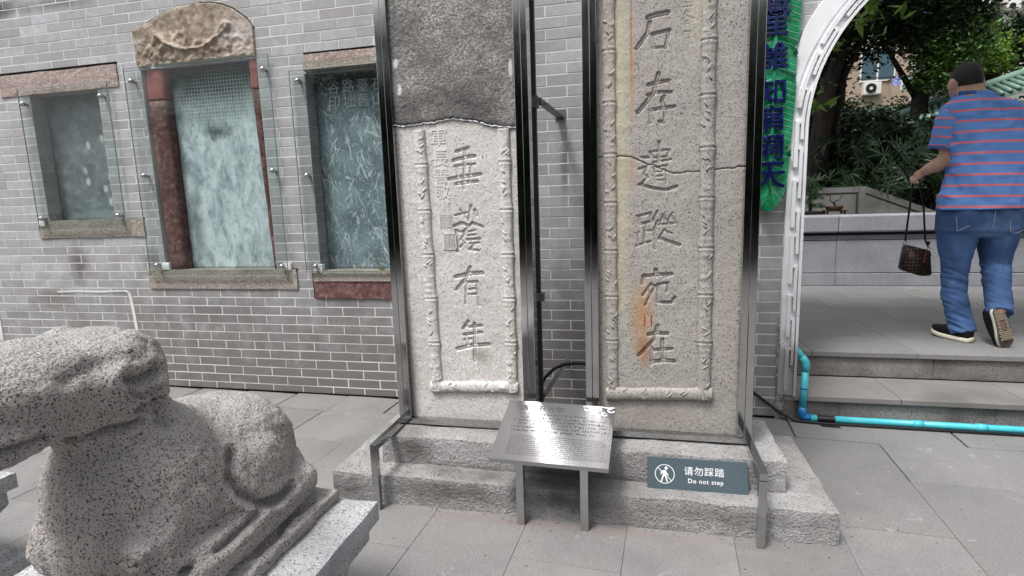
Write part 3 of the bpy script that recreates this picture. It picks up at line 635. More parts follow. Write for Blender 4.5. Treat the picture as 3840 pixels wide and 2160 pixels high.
# unit brick: chamfered front
def brick_mesh(wd, ht, dp=0.028, ch=0.0022):
    m = MB()
    a, b = wd / 2, ht / 2
    V = [(-a, ch, -b), (a, ch, -b), (a, ch, b), (-a, ch, b), (-a + ch, 0, -b + ch), (a - ch, 0, -b + ch), (a - ch, 0, b - ch), (-a + ch, 0, b - ch), (-a, dp, -b), (a, dp, -b), (a, dp, b), (-a, dp, b)]
    F = [(4, 5, 6, 7), (0, 1, 5, 4), (1, 2, 6, 5), (2, 3, 7, 6), (3, 0, 4, 7), (0, 8, 9, 1), (1, 9, 10, 2), (2, 10, 11, 3), (3, 11, 8, 0)]
    return m.add(V, F)
_cw = Vector(cam_ob.matrix_world.translation); _ci = cam_ob.matrix_world.inverted()
def in_view(p):
    q = _ci @ Vector(p)
    if q.z >= 0: return None
    u, vv_ = q.x / -q.z * 2080.8 + 1920, 1080 - q.y / -q.z * 2080.8
    if not (-40 < u < 3880 and -30 < vv_ < 2190): return None
    d = (Vector(p) - _cw); t = (-1.07 - _cw.y) / d.y; h = _cw + d * t
    if (0.54 < h.x < 1.24 or 1.49 < h.x < 2.21) and h.z > 0.3: return None
    if u < 640 and vv_ > 1330: return None
    return q.length
vis, rest = [], []
for s_ in segs:
    p = ((s_[0] + s_[1]) / 2, 0, (s_[2] + s_[3]) / 2); d = in_view(p)
    if d is None: rest.append(s_)
    else: vis.append((d / math.sqrt(s_[1] - s_[0]), s_))
vis.sort(); rest += [s_ for _, s_ in vis[300:]]; vis = [s_ for _, s_ in vis[:300]]
FULLW, FULLH = BL - 2 * JW, CH - 2 * JW
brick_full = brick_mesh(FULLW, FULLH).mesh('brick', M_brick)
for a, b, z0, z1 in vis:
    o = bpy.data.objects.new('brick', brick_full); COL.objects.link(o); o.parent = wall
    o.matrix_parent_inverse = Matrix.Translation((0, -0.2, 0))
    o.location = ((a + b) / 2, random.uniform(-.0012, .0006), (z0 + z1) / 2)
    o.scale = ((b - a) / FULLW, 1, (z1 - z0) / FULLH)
far = MB()
for a, b, z0, z1 in rest:
    m = brick_mesh(b - a, z1 - z0); cx, cz, dy = (a + b) / 2, (z0 + z1) / 2, random.uniform(-.0012, .0006)
    far.add([(p[0] + cx, p[1] + dy, p[2] + cz) for p in m.v], m.f)
# brick reveals of the side niches
for hx, z0_, z1_ in ((-2.965, 1.36, 2.35), (-0.535, 0.942, 2.335)):
    for j in range(1, 50):
        za_, zb_ = max(zk(j - 1) + JW, z0_), min(zk(j) - JW, z1_)
        if zb_ - za_ < 0.02: continue
        far.box(hx - 0.02, hx + 0.003, 0.004, 0.055 if j % 2 else 0.115, za_, zb_)
        if j % 2: far.box(hx - 0.02, hx + 0.003, 0.06, 0.115, za_, zb_)
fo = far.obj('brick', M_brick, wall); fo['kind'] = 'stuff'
# patched white mortar lines on the lower left
p_ = MB(); pts = [(-2.99, .775), (-2.8, .781), (-2.55, .778), (-2.3, .786), (-2.262, .772), (-2.25, .70), (-2.243, .60), (-2.236, .47), (-2.232, .36)]
for (x0, z0), (x1, z1) in zip(pts[:-1], pts[1:]):
    w_ = 0.007 if z1 > .77 else 0.014
    dx, dz = x1 - x0, z1 - z0; L_ = math.hypot(dx, dz); nx, nz = -dz / L_ * w_, dx / L_ * w_
    p_.prism([(x0 + nx, z0 + nz), (x1 + nx, z1 + nz), (x1 - nx, z1 - nz), (x0 - nx, z0 - nz)], 'y', -0.004, 0.01)
p_.obj('mortar_patch', M_mortar, wall)
p_ = MB(); p_.prism([(-3.70, .34), (-3.665, .34), (-3.66, .62), (-3.69, .8), (-3.715, .6)], 'y', -0.005, 0.01); p_.obj('mortar_patch', M_mortar, wall)
# low stone ledge and black cable at the far left foot of the wall
ledge = root('stone_ledge', (-4.0, -0.3, 0), 'low pale stone ledge against the foot of the brick wall, left behind the statue head', 'ledge')
MB().box(-5.4, -3.42, -0.75, -0.002, 0.0, 0.30, 0.01).obj('ledge_block', M_tread, ledge)
tag(MB().tube([(-5.2, -0.12, .312), (-4.2, -0.10, .312), (-3.75, -0.05, .312), (-3.5, -0.03, .318), (-3.44, -0.03, .33)], 0.011, 8).obj('cable', M_cable, smooth=True), 'black cable lying on the low ledge at the left foot of the brick wall', 'cable')
# thin black strip along the foot of the wall
MB().box(-3.4, 2.56, -0.004, -0.0005, 0.0, 0.012).obj('foot_strip', M_blackgap, wall)

# window stones ------------------------------------------------------
def rough_block(x0, x1, y0, y1, z0, z1, amp, nx=14, nz=4, top=None, seed=0):
    """stone with an uneven front and ragged outline: gridded front, straight sides"""
    m = MB(); rows = []
    for j in range(nz + 1):
        row = []
        for i in range(nx + 1):
            x = x0 + (x1 - x0) * i / nx; z = z0 + (z1 - z0) * j / nz
            q = Vector((x * 7 + seed, z * 9, seed * 1.7))
            dx = mnoise.noise(q) * amp * (1 if 0 < i < nx else .6); dz = mnoise.noise(q + Vector((9, 3, 1))) * amp * (1 if 0 < j < nz else .8)
            dy = mnoise.noise(q * 2.3) * amp * 0.8
            row.append((x + dx, y0 + dy, z + dz))
        rows.append(row)
    V = [p for r_ in rows for p in r_]; n1 = nx + 1
    F = [(j * n1 + i, j * n1 + i + 1, (j + 1) * n1 + i + 1, (j + 1) * n1 + i) for j in range(nz) for i in range(nx)]
    per = [i for i in range(n1)] + [j * n1 + nx for j in range(1, nz + 1)] + [nz * n1 + i for i in range(nx - 1, -1, -1)] + [j * n1 for j in range(nz - 1, 0, -1)]
    k = len(V); V += [(V[i][0], y1, V[i][2]) for i in per]; L_ = len(per)
    F += [(per[i], k + i, k + (i + 1) % L_, per[(i + 1) % L_]) for i in range(L_)]
    return m.add(V, F)
rough_block(-3.235, -2.09, -0.008, 0.17, 2.345, 2.505, 0.006, 22, 5, seed=1).obj('lintel', M_lintel, wall)
MB().box(-3.24, -2.085, -0.003, 0.02, 2.503, 2.524).obj('shadow_joint', M_blackgap, wall)
rough_block(-3.07, -2.025, -0.010, 0.17, 1.222, 1.362, 0.005, 20, 4, seed=2).obj('sill', M_sill, wall)
MB().box(-2.16, -2.02, -0.003, 0.02, 1.352, 1.366).obj('shadow_joint', M_blackgap, wall)
rough_block(-2.045, -0.73, -0.010, 0.17, 0.808, 0.957, 0.004, 26, 4, seed=3).obj('sill', M_sill, wall)
MB().box(-0.83, -0.72, -0.003, 0.02, 0.945, 0.962).obj('shadow_joint', M_blackgap, wall)
# red jambs of the centre niche: worn columns
def jamb(x0, x1, z0, z1, mat, xt0=None, xt1=None, seed=0):
    m = MB(); rings = []
    for i in range(26):
        t = i / 25; z = z0 + (z1 - z0) * t
        a = (x0 + ((xt0 if xt0 is not None else x0) - x0) * t); b = (x1 + ((xt1 if xt1 is not None else x1) - x1) * t)
        w_ = mnoise.noise(Vector((seed, z * 6, 0))) * 0.006
        rings.append((((a + b) / 2 + w_ * .4, 0.055 + w_, z), ((b - a) / 2 + w_ * .5, 0, 0), (0, 0.05, 0)))
    return m.loft(rings, 18, True, 4.0)
jamb(-1.862, -1.70, 0.958, 2.22, M_red, -1.868, -1.70, 3).obj('jamb', M_red, wall, True)
jamb(-1.866, -1.70, 2.23, 2.47, M_redpaint, seed=5).obj('jamb', M_redpaint, wall, True)
jamb(-0.925, -0.885, 0.958, 2.24, M_red, -0.972, -0.892, 7).obj('jamb', M_red, wall, True)
jamb(-0.975, -0.892, 2.25, 2.47, M_redpaint, seed=9).obj('jamb', M_redpaint, wall, True)
# carved head stone over the centre niche
outline = [(-1.895, 2.470), (-0.893, 2.462), (-0.885, 2.640), (-0.936, 2.71), (-1.04, 2.786), (-1.12, 2.82), (-1.196, 2.838), (-1.315, 2.85), (-1.484, 2.84), (-1.60, 2.815), (-1.697, 2.785), (-1.80, 2.748), (-1.897, 2.715)]
def head_stone():
    nx, nz = 110, 44; V = []; F = []; hid = {}
    def top(x):
        up = outline[2:]
        for (xa, za_), (xb, zb_) in zip(up[:-1], up[1:]):
            if xb <= x <= xa: return za_ + (zb_ - za_) * (x - xa) / (xb - xa)
        return 2.7
    sc = [(-1.66, 2.60, .06), (-1.58, 2.53, .07), (-1.48, 2.62, .05), (-1.33, 2.55, .05), (-1.2, 2.55, .06), (-1.1, 2.64, .06), (-1.02, 2.54, .06), (-1.75, 2.54, .05)]
    for j in range(nz + 1):
        for i in range(nx + 1):
            x = -1.895 + (1.0) * i / nx; z = 2.465 + (top(x) - 2.465) * j / nz
            h = 0.011 * mnoise.fractal(Vector((x * 9, z * 9, 2)), 1.0, 2.0, 5)
            low = max(0, 1 - (z - 2.47) / 0.24)
            for cx, cz, rr in sc:          # curling cloud scrolls, worn
                d = math.hypot(x - cx, z - cz); a = math.atan2(z - cz, x - cx)
                h += 0.010 * math.exp(-((d - rr * (0.75 + 0.12 * a)) / 0.016) ** 2) * (1 if d < rr * 1.6 else 0)
            sag = 2.545 + 0.16 * ((x + 1.39) / .34) ** 2
            h += 0.022 * math.exp(-((z - sag) / 0.013) ** 2) * (1 if abs(x + 1.39) < .33 else 0)
            if z < sag and abs(x + 1.39) < .3: h += 0.012
            h += low * 0.012 * mnoise.fractal(Vector((x * 24, z * 24, 5)), 1.0, 2.0, 4)
            V.append((x, -0.012 - h, z))
    n1 = nx + 1
    F = [(j * n1 + i, j * n1 + i + 1, (j + 1) * n1 + i + 1, (j + 1) * n1 + i) for j in range(nz) for i in range(nx)]
    per = [i for i in range(n1)] + [j * n1 + nx for j in range(1, nz + 1)] + [nz * n1 + i for i in range(nx - 1, -1, -1)] + [j * n1 for j in range(nz - 1, 0, -1)]
    k = len(V); V += [(V[i][0], 0.10, V[i][2]) for i in per]; L_ = len(per)
    F += [(per[i], k + i, k + (i + 1) % L_, per[(i + 1) % L_]) for i in range(L_)]
    return MB().add(V, F)
head_stone().obj('carved_head_stone', M_relief, wall, True)
g_ = MB()
up = outline[2:]
for (xa, za_), (xb, zb_) in zip(up[:-1], up[1:]):
    tk = 0.010 if (xa < -1.5 or xa > -1.2) else 0.003
    g_.prism([(xa, za_ - .004), (xb, zb_ - .004), (xb, zb_ + tk), (xa, za_ + tk)], 'y', -0.002, 0.02)
g_.obj('shadow_joint', M_blackgap, wall)
# right niche stones
rough_block(-0.522, 0.16, -0.006, 0.17, 2.391, 2.437, 0.003, 16, 2, seed=11).obj('lintel', M_lintel, wall)
rough_block(-0.52, 0.16, -0.028, 0.17, 2.322, 2.384, 0.003, 16, 2, seed=12).obj('lintel', M_sill, wall)
MB().box(-0.525, 0.16, -0.003, 0.02, 2.437, 2.450).obj('shadow_joint', M_blackgap, wall)
rough_block(-0.592, 0.16, -0.012, 0.17, 0.742, 0.866, 0.004, 16, 4, seed=13).obj('sill', M_red, wall)
rough_block(-0.588, 0.16, -0.018, 0.17, 0.868, 0.944, 0.003, 16, 3, seed=14).obj('sill', M_sill, wall)
MB().box(-0.604, -0.59, -0.003, 0.02, 0.74, 0.94).obj('shadow_joint', M_blackgap, wall)
# plaster lumps at the sill ends
for x, z in ((-3.03, 1.345), (-1.87, 0.985), (-0.545, 0.96), (-0.80, 0.975)):
    rough_block(x - .03, x + .035, -0.016, 0.02, z - .025, z + .028, 0.008, 4, 3, seed=x * 10).obj('plaster_lump', M_plaster, wall)

# tablets, glass covers, bolts ----------------------------------------
tab_lab = ['small dark slate tablet with pale patches in the leftmost brick niche', 'tall chalky pale slate tablet between red stone jambs', 'dark slate tablet engraved with pale flowing lines, beside the left steel frame']
for i, (h, dep) in enumerate(zip(HOLES, (0.118, 0.085, 0.118))):
    x0, x1 = (h[0], h[1]) if i != 1 else (-1.71, -0.9)
    nx, nz = 40, 60; V = []
    for j in range(nz + 1):
        for k in range(nx + 1):
            x = x0 + (x1 - x0) * k / nx; z = h[2] - .004 + (h[3] - h[2] + .008) * j / nz
            V.append((x, dep + 0.004 * mnoise.fractal(Vector((x * 8, z * 8, i)), 1, 2, 4), z))
    n1 = nx + 1
    F = [(j * n1 + k, j * n1 + k + 1, (j + 1) * n1 + k + 1, (j + 1) * n1 + k) for j in range(nz) for k in range(nx)]
    per = [k for k in range(n1)] + [j * n1 + nx for j in range(1, nz + 1)] + [nz * n1 + k for k in range(nx - 1, -1, -1)] + [j * n1 for j in range(nz - 1, 0, -1)]
    kk = len(V); V += [(V[q][0], 0.166, V[q][2]) for q in per]; L_ = len(per)
    F += [(per[q], kk + q, kk + (q + 1) % L_, per[(q + 1) % L_]) for q in range(L_)]
    tb = root('stone_tablet', ((x0 + x1) / 2, dep, h[2]), tab_lab[i], 'tablet', 'engraved tablets behind glass')
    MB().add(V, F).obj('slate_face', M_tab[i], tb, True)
    if i == 2:
        for q, col_ in enumerate(('石山', '臺舊', '路址', '谷印')):
            for r_, ch in enumerate(col_):
                o = link('engraved_character', text_mesh(ch, 0.098, M_chalk, 0.001), tb)
                o.location = (-0.045 - q * 0.112, dep - 0.006, 2.225 - r_ * 0.10); o.rotation_euler = (math.pi / 2, 0, 0)
gl = [(-3.033, -2.172, 1.286, 2.382, [(-2.988, 2.273), (-2.984, 1.381), (-2.234, 2.279), (-2.223, 1.386)]),
      (-2.002, -0.783, 0.912, 2.456, [(-1.937, 2.364), (-1.932, 1.678), (-1.922, 0.995), (-0.825, 2.358), (-0.823, 1.667), (-0.822, 0.981)]),
      (-0.630, 0.20, 0.936, 2.33, [(-0.562, 2.261), (-0.554, 1.621), (-0.548, 0.979), (0.14, 2.26), (0.14, 1.62), (0.14, .98)])]
gl_lab = ['clear glass sheet with four bolts over the small leftmost niche', 'large clear glass sheet with six bolts over the red-jambed centre niche', 'clear glass sheet over the engraved tablet beside the left steel frame']
for (x0, x1, z0, z1, bolts), lb in zip(gl, gl_lab):
    t = root('glass_cover', ((x0 + x1) / 2, -0.03, z0), lb, 'glass cover', 'glass covers bolted over the niches')
    mesh = mesh_np('pane', [(x0, -.030, z0), (x1, -.030, z0), (x1, -.030, z1), (x0, -.030, z1)], [(0, 1, 2, 3)], M_glass)
    link('pane', mesh, t)
    e = MB(); e.box(x0 - .0012, x0, -.034, -.026, z0, z1); e.box(x1, x1 + .0012, -.036, -.026, z0, z1); e.box(x0, x1, -.036, -.026, z1, z1 + .002); e.box(x0, x1, -.036, -.026, z0 - .002, z0)
    e.obj('polished_edge', M_glassedge, t)
    for bx, bz in bolts:
        b = MB(); b.tube([(bx, 0.002, bz), (bx, -.028, bz)], 0.009, 12); b.tube([(bx, -.0315, bz), (bx, -.036, bz), (bx, -.052, bz), (bx, -.058, bz)], [0.019, 0.019, 0.017, 0.010], 14)
        b.obj('bolt', M_chrome, t, True)
tag(MB().prism([(0, 0), (.02, .008), (.045, .004), (.058, -.004), (.035, -.010), (.012, -.007)], 'y', 0, .002).obj('leaf', M_yellowleaf, loc=(-0.07, -0.012, 0.955)), 'small yellow-green leaf on the red sill of the engraved tablet', 'leaf')
# ------------------------------------------------------------------ white archway moulding
arch = root('archway_surround', (3.61, -0.03, 0.16), 'white plaster arch moulding with raised key pattern around the doorway', 'archway')
def arch_pt(s, r_off):
    """s: length along the inner edge from the left foot (z=0.16) ; r_off outward"""
    H = ZC - 0.16
    if s <= H: return (XC - RIN - r_off, 0.16 + s)
    a = (s - H) / RIN
    if a <= math.pi: return (XC - (RIN + r_off) * math.cos(a), ZC + (RIN + r_off) * math.sin(a))
    return (XC + RIN + r_off, ZC - (s - H - math.pi * RIN))
H_ = ZC - 0.16; TOTAL = 2 * H_ + math.pi * RIN
def band(r0, r1, y_front, y_back, s0=0.0, s1=TOTAL, n=90, wob=0.0, grow=0.0):
    m = MB(); V = []; 
    for i in range(n + 1):
        s = s0 + (s1 - s0) * i / n
        g = grow * min(max((s - H_ + .1) / 0.6, 0), 1) if s < TOTAL / 2 else grow * min(max((TOTAL - s - H_ + .1) / .6, 0), 1)
        w_ = wob * mnoise.noise(Vector((s * 5, r0 * 10, 0)))
        a = arch_pt(s, r0 + w_ * .5); b = arch_pt(s, r1 + w_ + g)
        V += [(a[0], y_front, a[1]), (b[0], y_front, b[1]), (b[0], y_back, b[1]), (a[0], y_back, a[1])]
    F = []
    for i in range(n):
        k = i * 4
        for q in range(4): F.append((k + q, k + (q + 1) % 4, k + 4 + (q + 1) % 4, k + 4 + q))
    F += [(0, 1, 2, 3), (n * 4 + 3, n * 4 + 2, n * 4 + 1, n * 4)]
    return m.add(V, F)
band(0.0, 0.093, -0.022, 0.36, wob=0.006, grow=0.09).obj('moulding_band', M_plaster, arch)
band(-0.003, 0.012, -0.044, 0.05).obj('inner_fillet', M_plaster, arch)
band(0.085, 0.10, -0.03, 0.05, s0=H_ + 0.16, s1=TOTAL - H_ - .16, grow=0.08, n=60).obj('outer_fillet', M_plaster, arch)
band(0.12, 0.135, -0.027, 0.05, s0=H_ + 0.14, s1=TOTAL - H_ - .14, grow=0.0, n=60).obj('outer_fillet', M_plaster, arch)
s = 0.03; k = 0
while s < TOTAL - 0.3:
    L_ = 0.27 + 0.02 * math.sin(k * 2.1)
    r0, r1 = ((0.046, 0.066) if k % 2 == 0 else (0.020, 0.036))
    band(r0, r1, -0.044, -0.01, s, s + L_, 10, wob=0.003).obj('key_bar', M_plaster, arch)
    band(0.020, 0.066, -0.043, -0.01, s + L_ - 0.010, s + L_ + .004, 3).obj('key_bar', M_plaster, arch)
    s += L_ * 0.62; k += 1
rough_block(2.556, 2.600, -0.010, 0.04, 0.0, 0.62, 0.012, 3, 22, seed=21).obj('broken_render', M_cement, arch)
rough_block(2.585, 2.665, -0.008, 0.05, 0.0, 0.17, 0.008, 4, 6, seed=23).obj('broken_render', M_stepstone, arch)

# ------------------------------------------------------------------ green glazed leaf plaque
leaf = root('leaf_plaque', (2.464, -0.03, 1.29), 'green glazed banana leaf plaque with cobalt blue characters beside the archway', 'plaque')
LX = 2.464
right = [(2.464, 1.285), (2.495, 1.292), (2.523, 1.325), (2.548, 1.39), (2.561, 1.44), (2.566, 1.52), (2.571, 1.60), (2.563, 1.612), (2.560, 1.65), (2.572, 1.665), (2.576, 1.72), (2.581, 1.82), (2.588, 1.92), (2.590, 2.0), (2.583, 2.03), (2.588, 2.10), (2.588, 2.165), (2.572, 2.175), (2.570, 2.205), (2.590, 2.225), (2.598, 2.30), (2.600, 2.40), (2.598, 2.52), (2.58, 2.66), (2.545, 2.78), (2.50, 2.86), (2.464, 2.88)]
def hw(z):
    for (xa, za_), (xb, zb_) in zip(right[:-1], right[1:]):
        if za_ <= z <= zb_: return xa + (xb - xa) * (z - za_) / max(zb_ - za_, 1e-6) - LX
    return 0.0
nz_, nx_ = 150, 24; V = []
for j in range(nz_ + 1):
    z = 1.286 + (2.879 - 1.286) * j / nz_; h = max(hw(z), 0.002)
    for i in range(nx_ + 1):
        u = -1 + 2 * i / nx_; x = LX + u * h
        d = 0.024 + 0.030 * (1 - abs(u) ** 2.2) + 0.006 * mnoise.noise(Vector((x * 12, z * 9, 1)))
        ph = (z - abs(u) * h * -0.32) / 0.034
        d += 0.0035 * abs(math.sin(math.pi * ph))
        d += 0.012 * math.exp(-((z - (2.085 - abs(u) * 0.05)) / 0.012) ** 2)
        V.append((x, -0.016 - d, z))
n1 = nx_ + 1; F = [(j * n1 + i, j * n1 + i + 1, (j + 1) * n1 + i + 1, (j + 1) * n1 + i) for j in range(nz_) for i in range(nx_)]
per = [i for i in range(n1)] + [j * n1 + nx_ for j in range(1, nz_ + 1)] + [nz_ * n1 + i for i in range(nx_ - 1, -1, -1)] + [j * n1 for j in range(nz_ - 1, 0, -1)]
k_ = len(V); V += [(V[i][0], 0.004, V[i][2]) for i in per]; q_ = len(per)
F += [(per[i], k_ + i, k_ + (i + 1) % q_, per[(i + 1) % q_]) for i in range(q_)]
MB().add(V, F).obj('leaf_blade', M_leafglaze, leaf, True)
MB().tube([(LX, -0.070, 2.86), (LX, -0.073, 2.1), (LX, -0.073, 1.5), (LX + .001, -0.072, 1.40)], [0.013, 0.012, 0.011, 0.008], 8).obj('midrib', M_rib, leaf, True)
def surf_y(x, z):
    h = max(hw(z), 0.002); u = min(abs(x - LX) / h, 1); return -0.040 - 0.030 * (1 - u ** 2.2) - .001
z = 1.56
while z < 2.85:
    for sg in (-1, 1):
        h = hw(max(z - .04, 1.3)); pts = []
        for t in np.linspace(0.09, 0.98, 6):
            x = LX + sg * h * t; zz = z - 0.34 * h * t * (1.0 if z > 1.6 else 1.6); pts.append((x, surf_y(x, zz) - 0.002, zz))
        MB().tube(pts, 0.0022, 5, False).obj('vein', M_vein, leaf, True)
    z += 0.034
for a in (-75, -55, -36, -18, 18, 36, 55, 75):
    ra = math.radians(a); pts = []
    for t in np.linspace(0.02, 1, 6):
        x = LX + math.sin(ra) * 0.16 * t; zz = 1.42 - math.cos(ra) * .16 * t + .02
        if abs(x - LX) > max(hw(max(zz, 1.29)), .01) * .98: break
        pts.append((x, surf_y(x, max(zz, 1.29)) - .002, zz))
    if len(pts) > 2: MB().tube(pts, 0.0022, 5, False).obj('vein', M_vein, leaf, True)
for pts in ([(2.585, 2.16), (2.575, 2.20), (2.566, 2.165)], [(2.572, 1.60), (2.566, 1.64), (2.56, 1.61)]):
    MB().tube([(x, -.052, z) for x, z in pts], [0.006, 0.011, 0.006], 8).obj('curled_edge', M_rib, leaf, True)
for sg in (-1, 1):
    MB().tube([(LX, -.075, 2.092), (LX + sg * .05, -.073, 2.078), (LX + sg * .115, -.056, 2.048)], [0.010, 0.012, 0.010], 8).obj('fold', M_rib, leaf, True)
for ch, z, sz in (('嶽', 2.43, .150), ('里', 2.317, .135), ('誰', 2.14, .145), ('知', 1.952, .145), ('肩', 1.805, .140), ('洞', 1.648, .140), ('天', 1.492, .165)):
    o = link('glazed_character', text_mesh(ch, sz * 1.06, M_blueglaze, 0.007, 0.0010, bevel=0.0014), leaf)
    o.location = (LX - .004, -0.080, z); o.rotation_euler = (math.pi / 2, 0, 0)
# ------------------------------------------------------------------ stepped plinth
plinth = root('stepped_plinth', (1.4, -0.8, 0), 'rough pale granite two-step plinth carrying both framed stone slabs', 'plinth')
def rough_slab(x0, x1, y0, y1, z0, z1, amp, step=0.035, seed=0, bev=0.008):
    m = MB(); nx, ny, nz = [max(2, int((b - a) / step)) for a, b in ((x0, x1), (y0, y1), (z0, z1))]
    idx = {}; V = []; F = []
    def vid(i, j, k):
        if (i, j, k) not in idx:
            p = [x0 + (x1 - x0) * i / nx, y0 + (y1 - y0) * j / ny, z0 + (z1 - z0) * k / nz]
            on = [(i == 0) * -1 + (i == nx), (j == 0) * -1 + (j == ny), (k == 0) * -1 + (k == nz)]
            if sum(abs(o) for o in on) >= 2:
                for a in range(3): p[a] -= on[a] * bev * 0.6
            q = Vector(p) * 6 + Vector((seed, 0, 0))
            for a in range(3):
                if on[a] and not (a == 2 and k == 0): p[a] += amp * (mnoise.fractal(q + Vector((a * 7, 0, 0)), 1, 2.1, 5)) 
            idx[(i, j, k)] = len(V); V.append(tuple(p))
        return idx[(i, j, k)]
    for i in range(nx):
        for j in range(ny):
            F += [(vid(i, j, nz), vid(i + 1, j, nz), vid(i + 1, j + 1, nz), vid(i, j + 1, nz)), (vid(i, j, 0), vid(i, j + 1, 0), vid(i + 1, j + 1, 0), vid(i + 1, j, 0))]
    for i in range(nx):
        for k in range(nz):
            F += [(vid(i, 0, k), vid(i + 1, 0, k), vid(i + 1, 0, k + 1), vid(i, 0, k + 1)), (vid(i, ny, k), vid(i, ny, k + 1), vid(i + 1, ny, k + 1), vid(i + 1, ny, k))]
    for j in range(ny):
        for k in range(nz):
            F += [(vid(0, j, k), vid(0, j, k + 1), vid(0, j + 1, k + 1), vid(0, j + 1, k)), (vid(nx, j, k), vid(nx, j + 1, k), vid(nx, j + 1, k + 1), vid(nx, j, k + 1))]
    return m.add(V, F)
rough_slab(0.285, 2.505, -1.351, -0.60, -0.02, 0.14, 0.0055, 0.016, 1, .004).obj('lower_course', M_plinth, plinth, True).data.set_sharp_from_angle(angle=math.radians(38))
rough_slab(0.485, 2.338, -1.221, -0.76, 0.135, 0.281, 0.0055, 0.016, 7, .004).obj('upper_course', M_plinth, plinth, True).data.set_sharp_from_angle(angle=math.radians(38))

# ------------------------------------------------------------------ carved slabs
FY = -1.055
def seg_dist(X, Z, pts):
    D = np.full(X.shape, 9.0)
    for (xa, za_), (xb, zb_) in zip(pts[:-1], pts[1:]):
        dx, dz = xb - xa, zb_ - za_; L2 = dx * dx + dz * dz + 1e-12
        t = np.clip(((X - xa) * dx + (Z - za_) * dz) / L2, 0, 1)
        D = np.minimum(D, np.hypot(X - xa - t * dx, Z - za_ - t * dz))
    return D
def vnoise(X, Z, sc, seed):
    r = np.random.default_rng(seed); g = r.random((64, 64))
    u, v_ = (X * sc) % 63, (Z * sc) % 63
    i, j = u.astype(int), v_.astype(int); fu, fv = u - i, v_ - j
    fu, fv = fu * fu * (3 - 2 * fu), fv * fv * (3 - 2 * fv)
    i1, j1 = (i + 1) % 64, (j + 1) % 64
    return (g[i, j] * (1 - fu) + g[i1, j] * fu) * (1 - fv) + (g[i, j1] * (1 - fu) + g[i1, j1] * fu) * fv - .5
def carve_depth(X, Z, strokes, deep=0.0125):
    out = np.zeros(X.shape)
    for wd, pts in strokes:
        px = [p[0] for p in pts]; pz = [p[1] for p in pts]; h = wd * 0.5
        msk = (X > min(px) - .03) & (X < max(px) + .03) & (Z > min(pz) - .03) & (Z < max(pz) + .03)
        if not msk.any(): continue
        d = seg_dist(X[msk], Z[msk], pts)
        k = np.clip((h - d) / 0.0028, 0, 1); k = k * k * (3 - 2 * k)
        mound = np.clip((h - d) / max(h, .004), 0, 1)
        dep = deep * min(1, h / .008) * k * (1 - 0.62 * mound)
        # narrow raised lip at the stroke edge
        dep -= 0.0012 * np.exp(-((d - h - .002) / .0025) ** 2)
        cur = out[msk]; out[msk] = np.where(np.abs(dep) > np.abs(cur), np.where(dep > cur, dep, cur), cur)
    return out
def grid_slab(x0, x1, z0, z1, y, back, strokes, step, amp, seed, top_fn=None, crack=None, bot_fn=None):
    nx, nz = int((x1 - x0) / step), int((z1 - z0) / step)
    gx = np.linspace(x0, x1, nx + 1); gz = np.linspace(0, 1, nz + 1)
    X = np.tile(gx, (nz + 1, 1)); zt = np.array([top_fn(x) if top_fn else z1 for x in gx]); zb = np.array([bot_fn(x) if bot_fn else z0 for x in gx])
    Z = zb[None, :] + (zt - zb)[None, :] * gz[:, None]
    Y = y + amp * (vnoise(X, Z, 9, seed) + .5 * vnoise(X, Z, 34, seed + 1) + .35 * vnoise(X, Z, 110, seed + 2))
    if strokes: Y = Y + carve_depth(X, Z, strokes)
    if crack:
        d = seg_dist(X, Z + 0.006 * vnoise(X, Z, 60, 5), crack); Y = Y + 0.010 * np.exp(-(d / 0.0024) ** 2)
    # soften the border
    e = np.minimum(np.minimum(X - x0, x1 - X), np.minimum(Z - zb[None, :], zt[None, :] - Z)); Y = Y + 0.006 * np.exp(-np.clip(e, 0, 1) / 0.004)
    V = np.stack([X, Y, Z], -1).reshape(-1, 3); n1 = nx + 1
    J, I = np.meshgrid(np.arange(nz), np.arange(nx), indexing='ij'); b = (J * n1 + I).reshape(-1)
    Q = np.stack([b, b + 1, b + 1 + n1, b + n1], -1)
    per = list(range(n1)) + [j * n1 + nx for j in range(1, nz + 1)] + [nz * n1 + i for i in range(nx - 1, -1, -1)] + [j * n1 for j in range(nz - 1, 0, -1)]
    per = np.array(per); k = len(V); BV = V[per].copy(); BV[:, 1] = back; L_ = len(per)
    V = np.vstack([V, BV]); a = np.arange(L_); a2 = (a + 1) % L_
    Q = np.vstack([Q, np.stack([per[a], k + a, k + a2, per[a2]], -1)])
    me = bpy.data.meshes.new('slab'); me.vertices.add(len(V)); me.vertices.foreach_set('co', V.reshape(-1).astype(np.float32))
    n = len(Q); me.loops.add(n * 4); me.loops.foreach_set('vertex_index', Q.reshape(-1).astype(np.int32))
    me.polygons.add(n); me.polygons.foreach_set('loop_start', np.arange(0, 4 * n, 4, dtype=np.int32)); me.polygons.foreach_set('loop_total', np.full(n, 4, dtype=np.int32))
    me.polygons.foreach_set('use_smooth', np.ones(n, dtype=bool)); me.update(calc_edges=True); me.validate()
    return me
brk = [(.58, 1.778), (.62, 1.766), (.722, 1.772), (.80, 1.776), (.861, 1.785), (.93, 1.778), (.995, 1.766), (1.07, 1.742), (1.12, 1.735), (1.2, 1.727)]
def brk_z(x, o=0.0):
    for (xa, za_), (xb, zb_) in zip(brk[:-1], brk[1:]):
        if x <= xb: return za_ + (zb_ - za_) * (x - xa) / (xb - xa) + 0.006 * mnoise.noise(Vector((x * 40, 3, 1))) + 0.004 * mnoise.noise(Vector((x * 130, 3, 1))) + o
    return brk[-1][1] + o
stL = root('stone_slab', (0.89, -1.0, 0.3), 'tall carved granite slab with a dark weathered top half, left of the pair', 'carved slab')
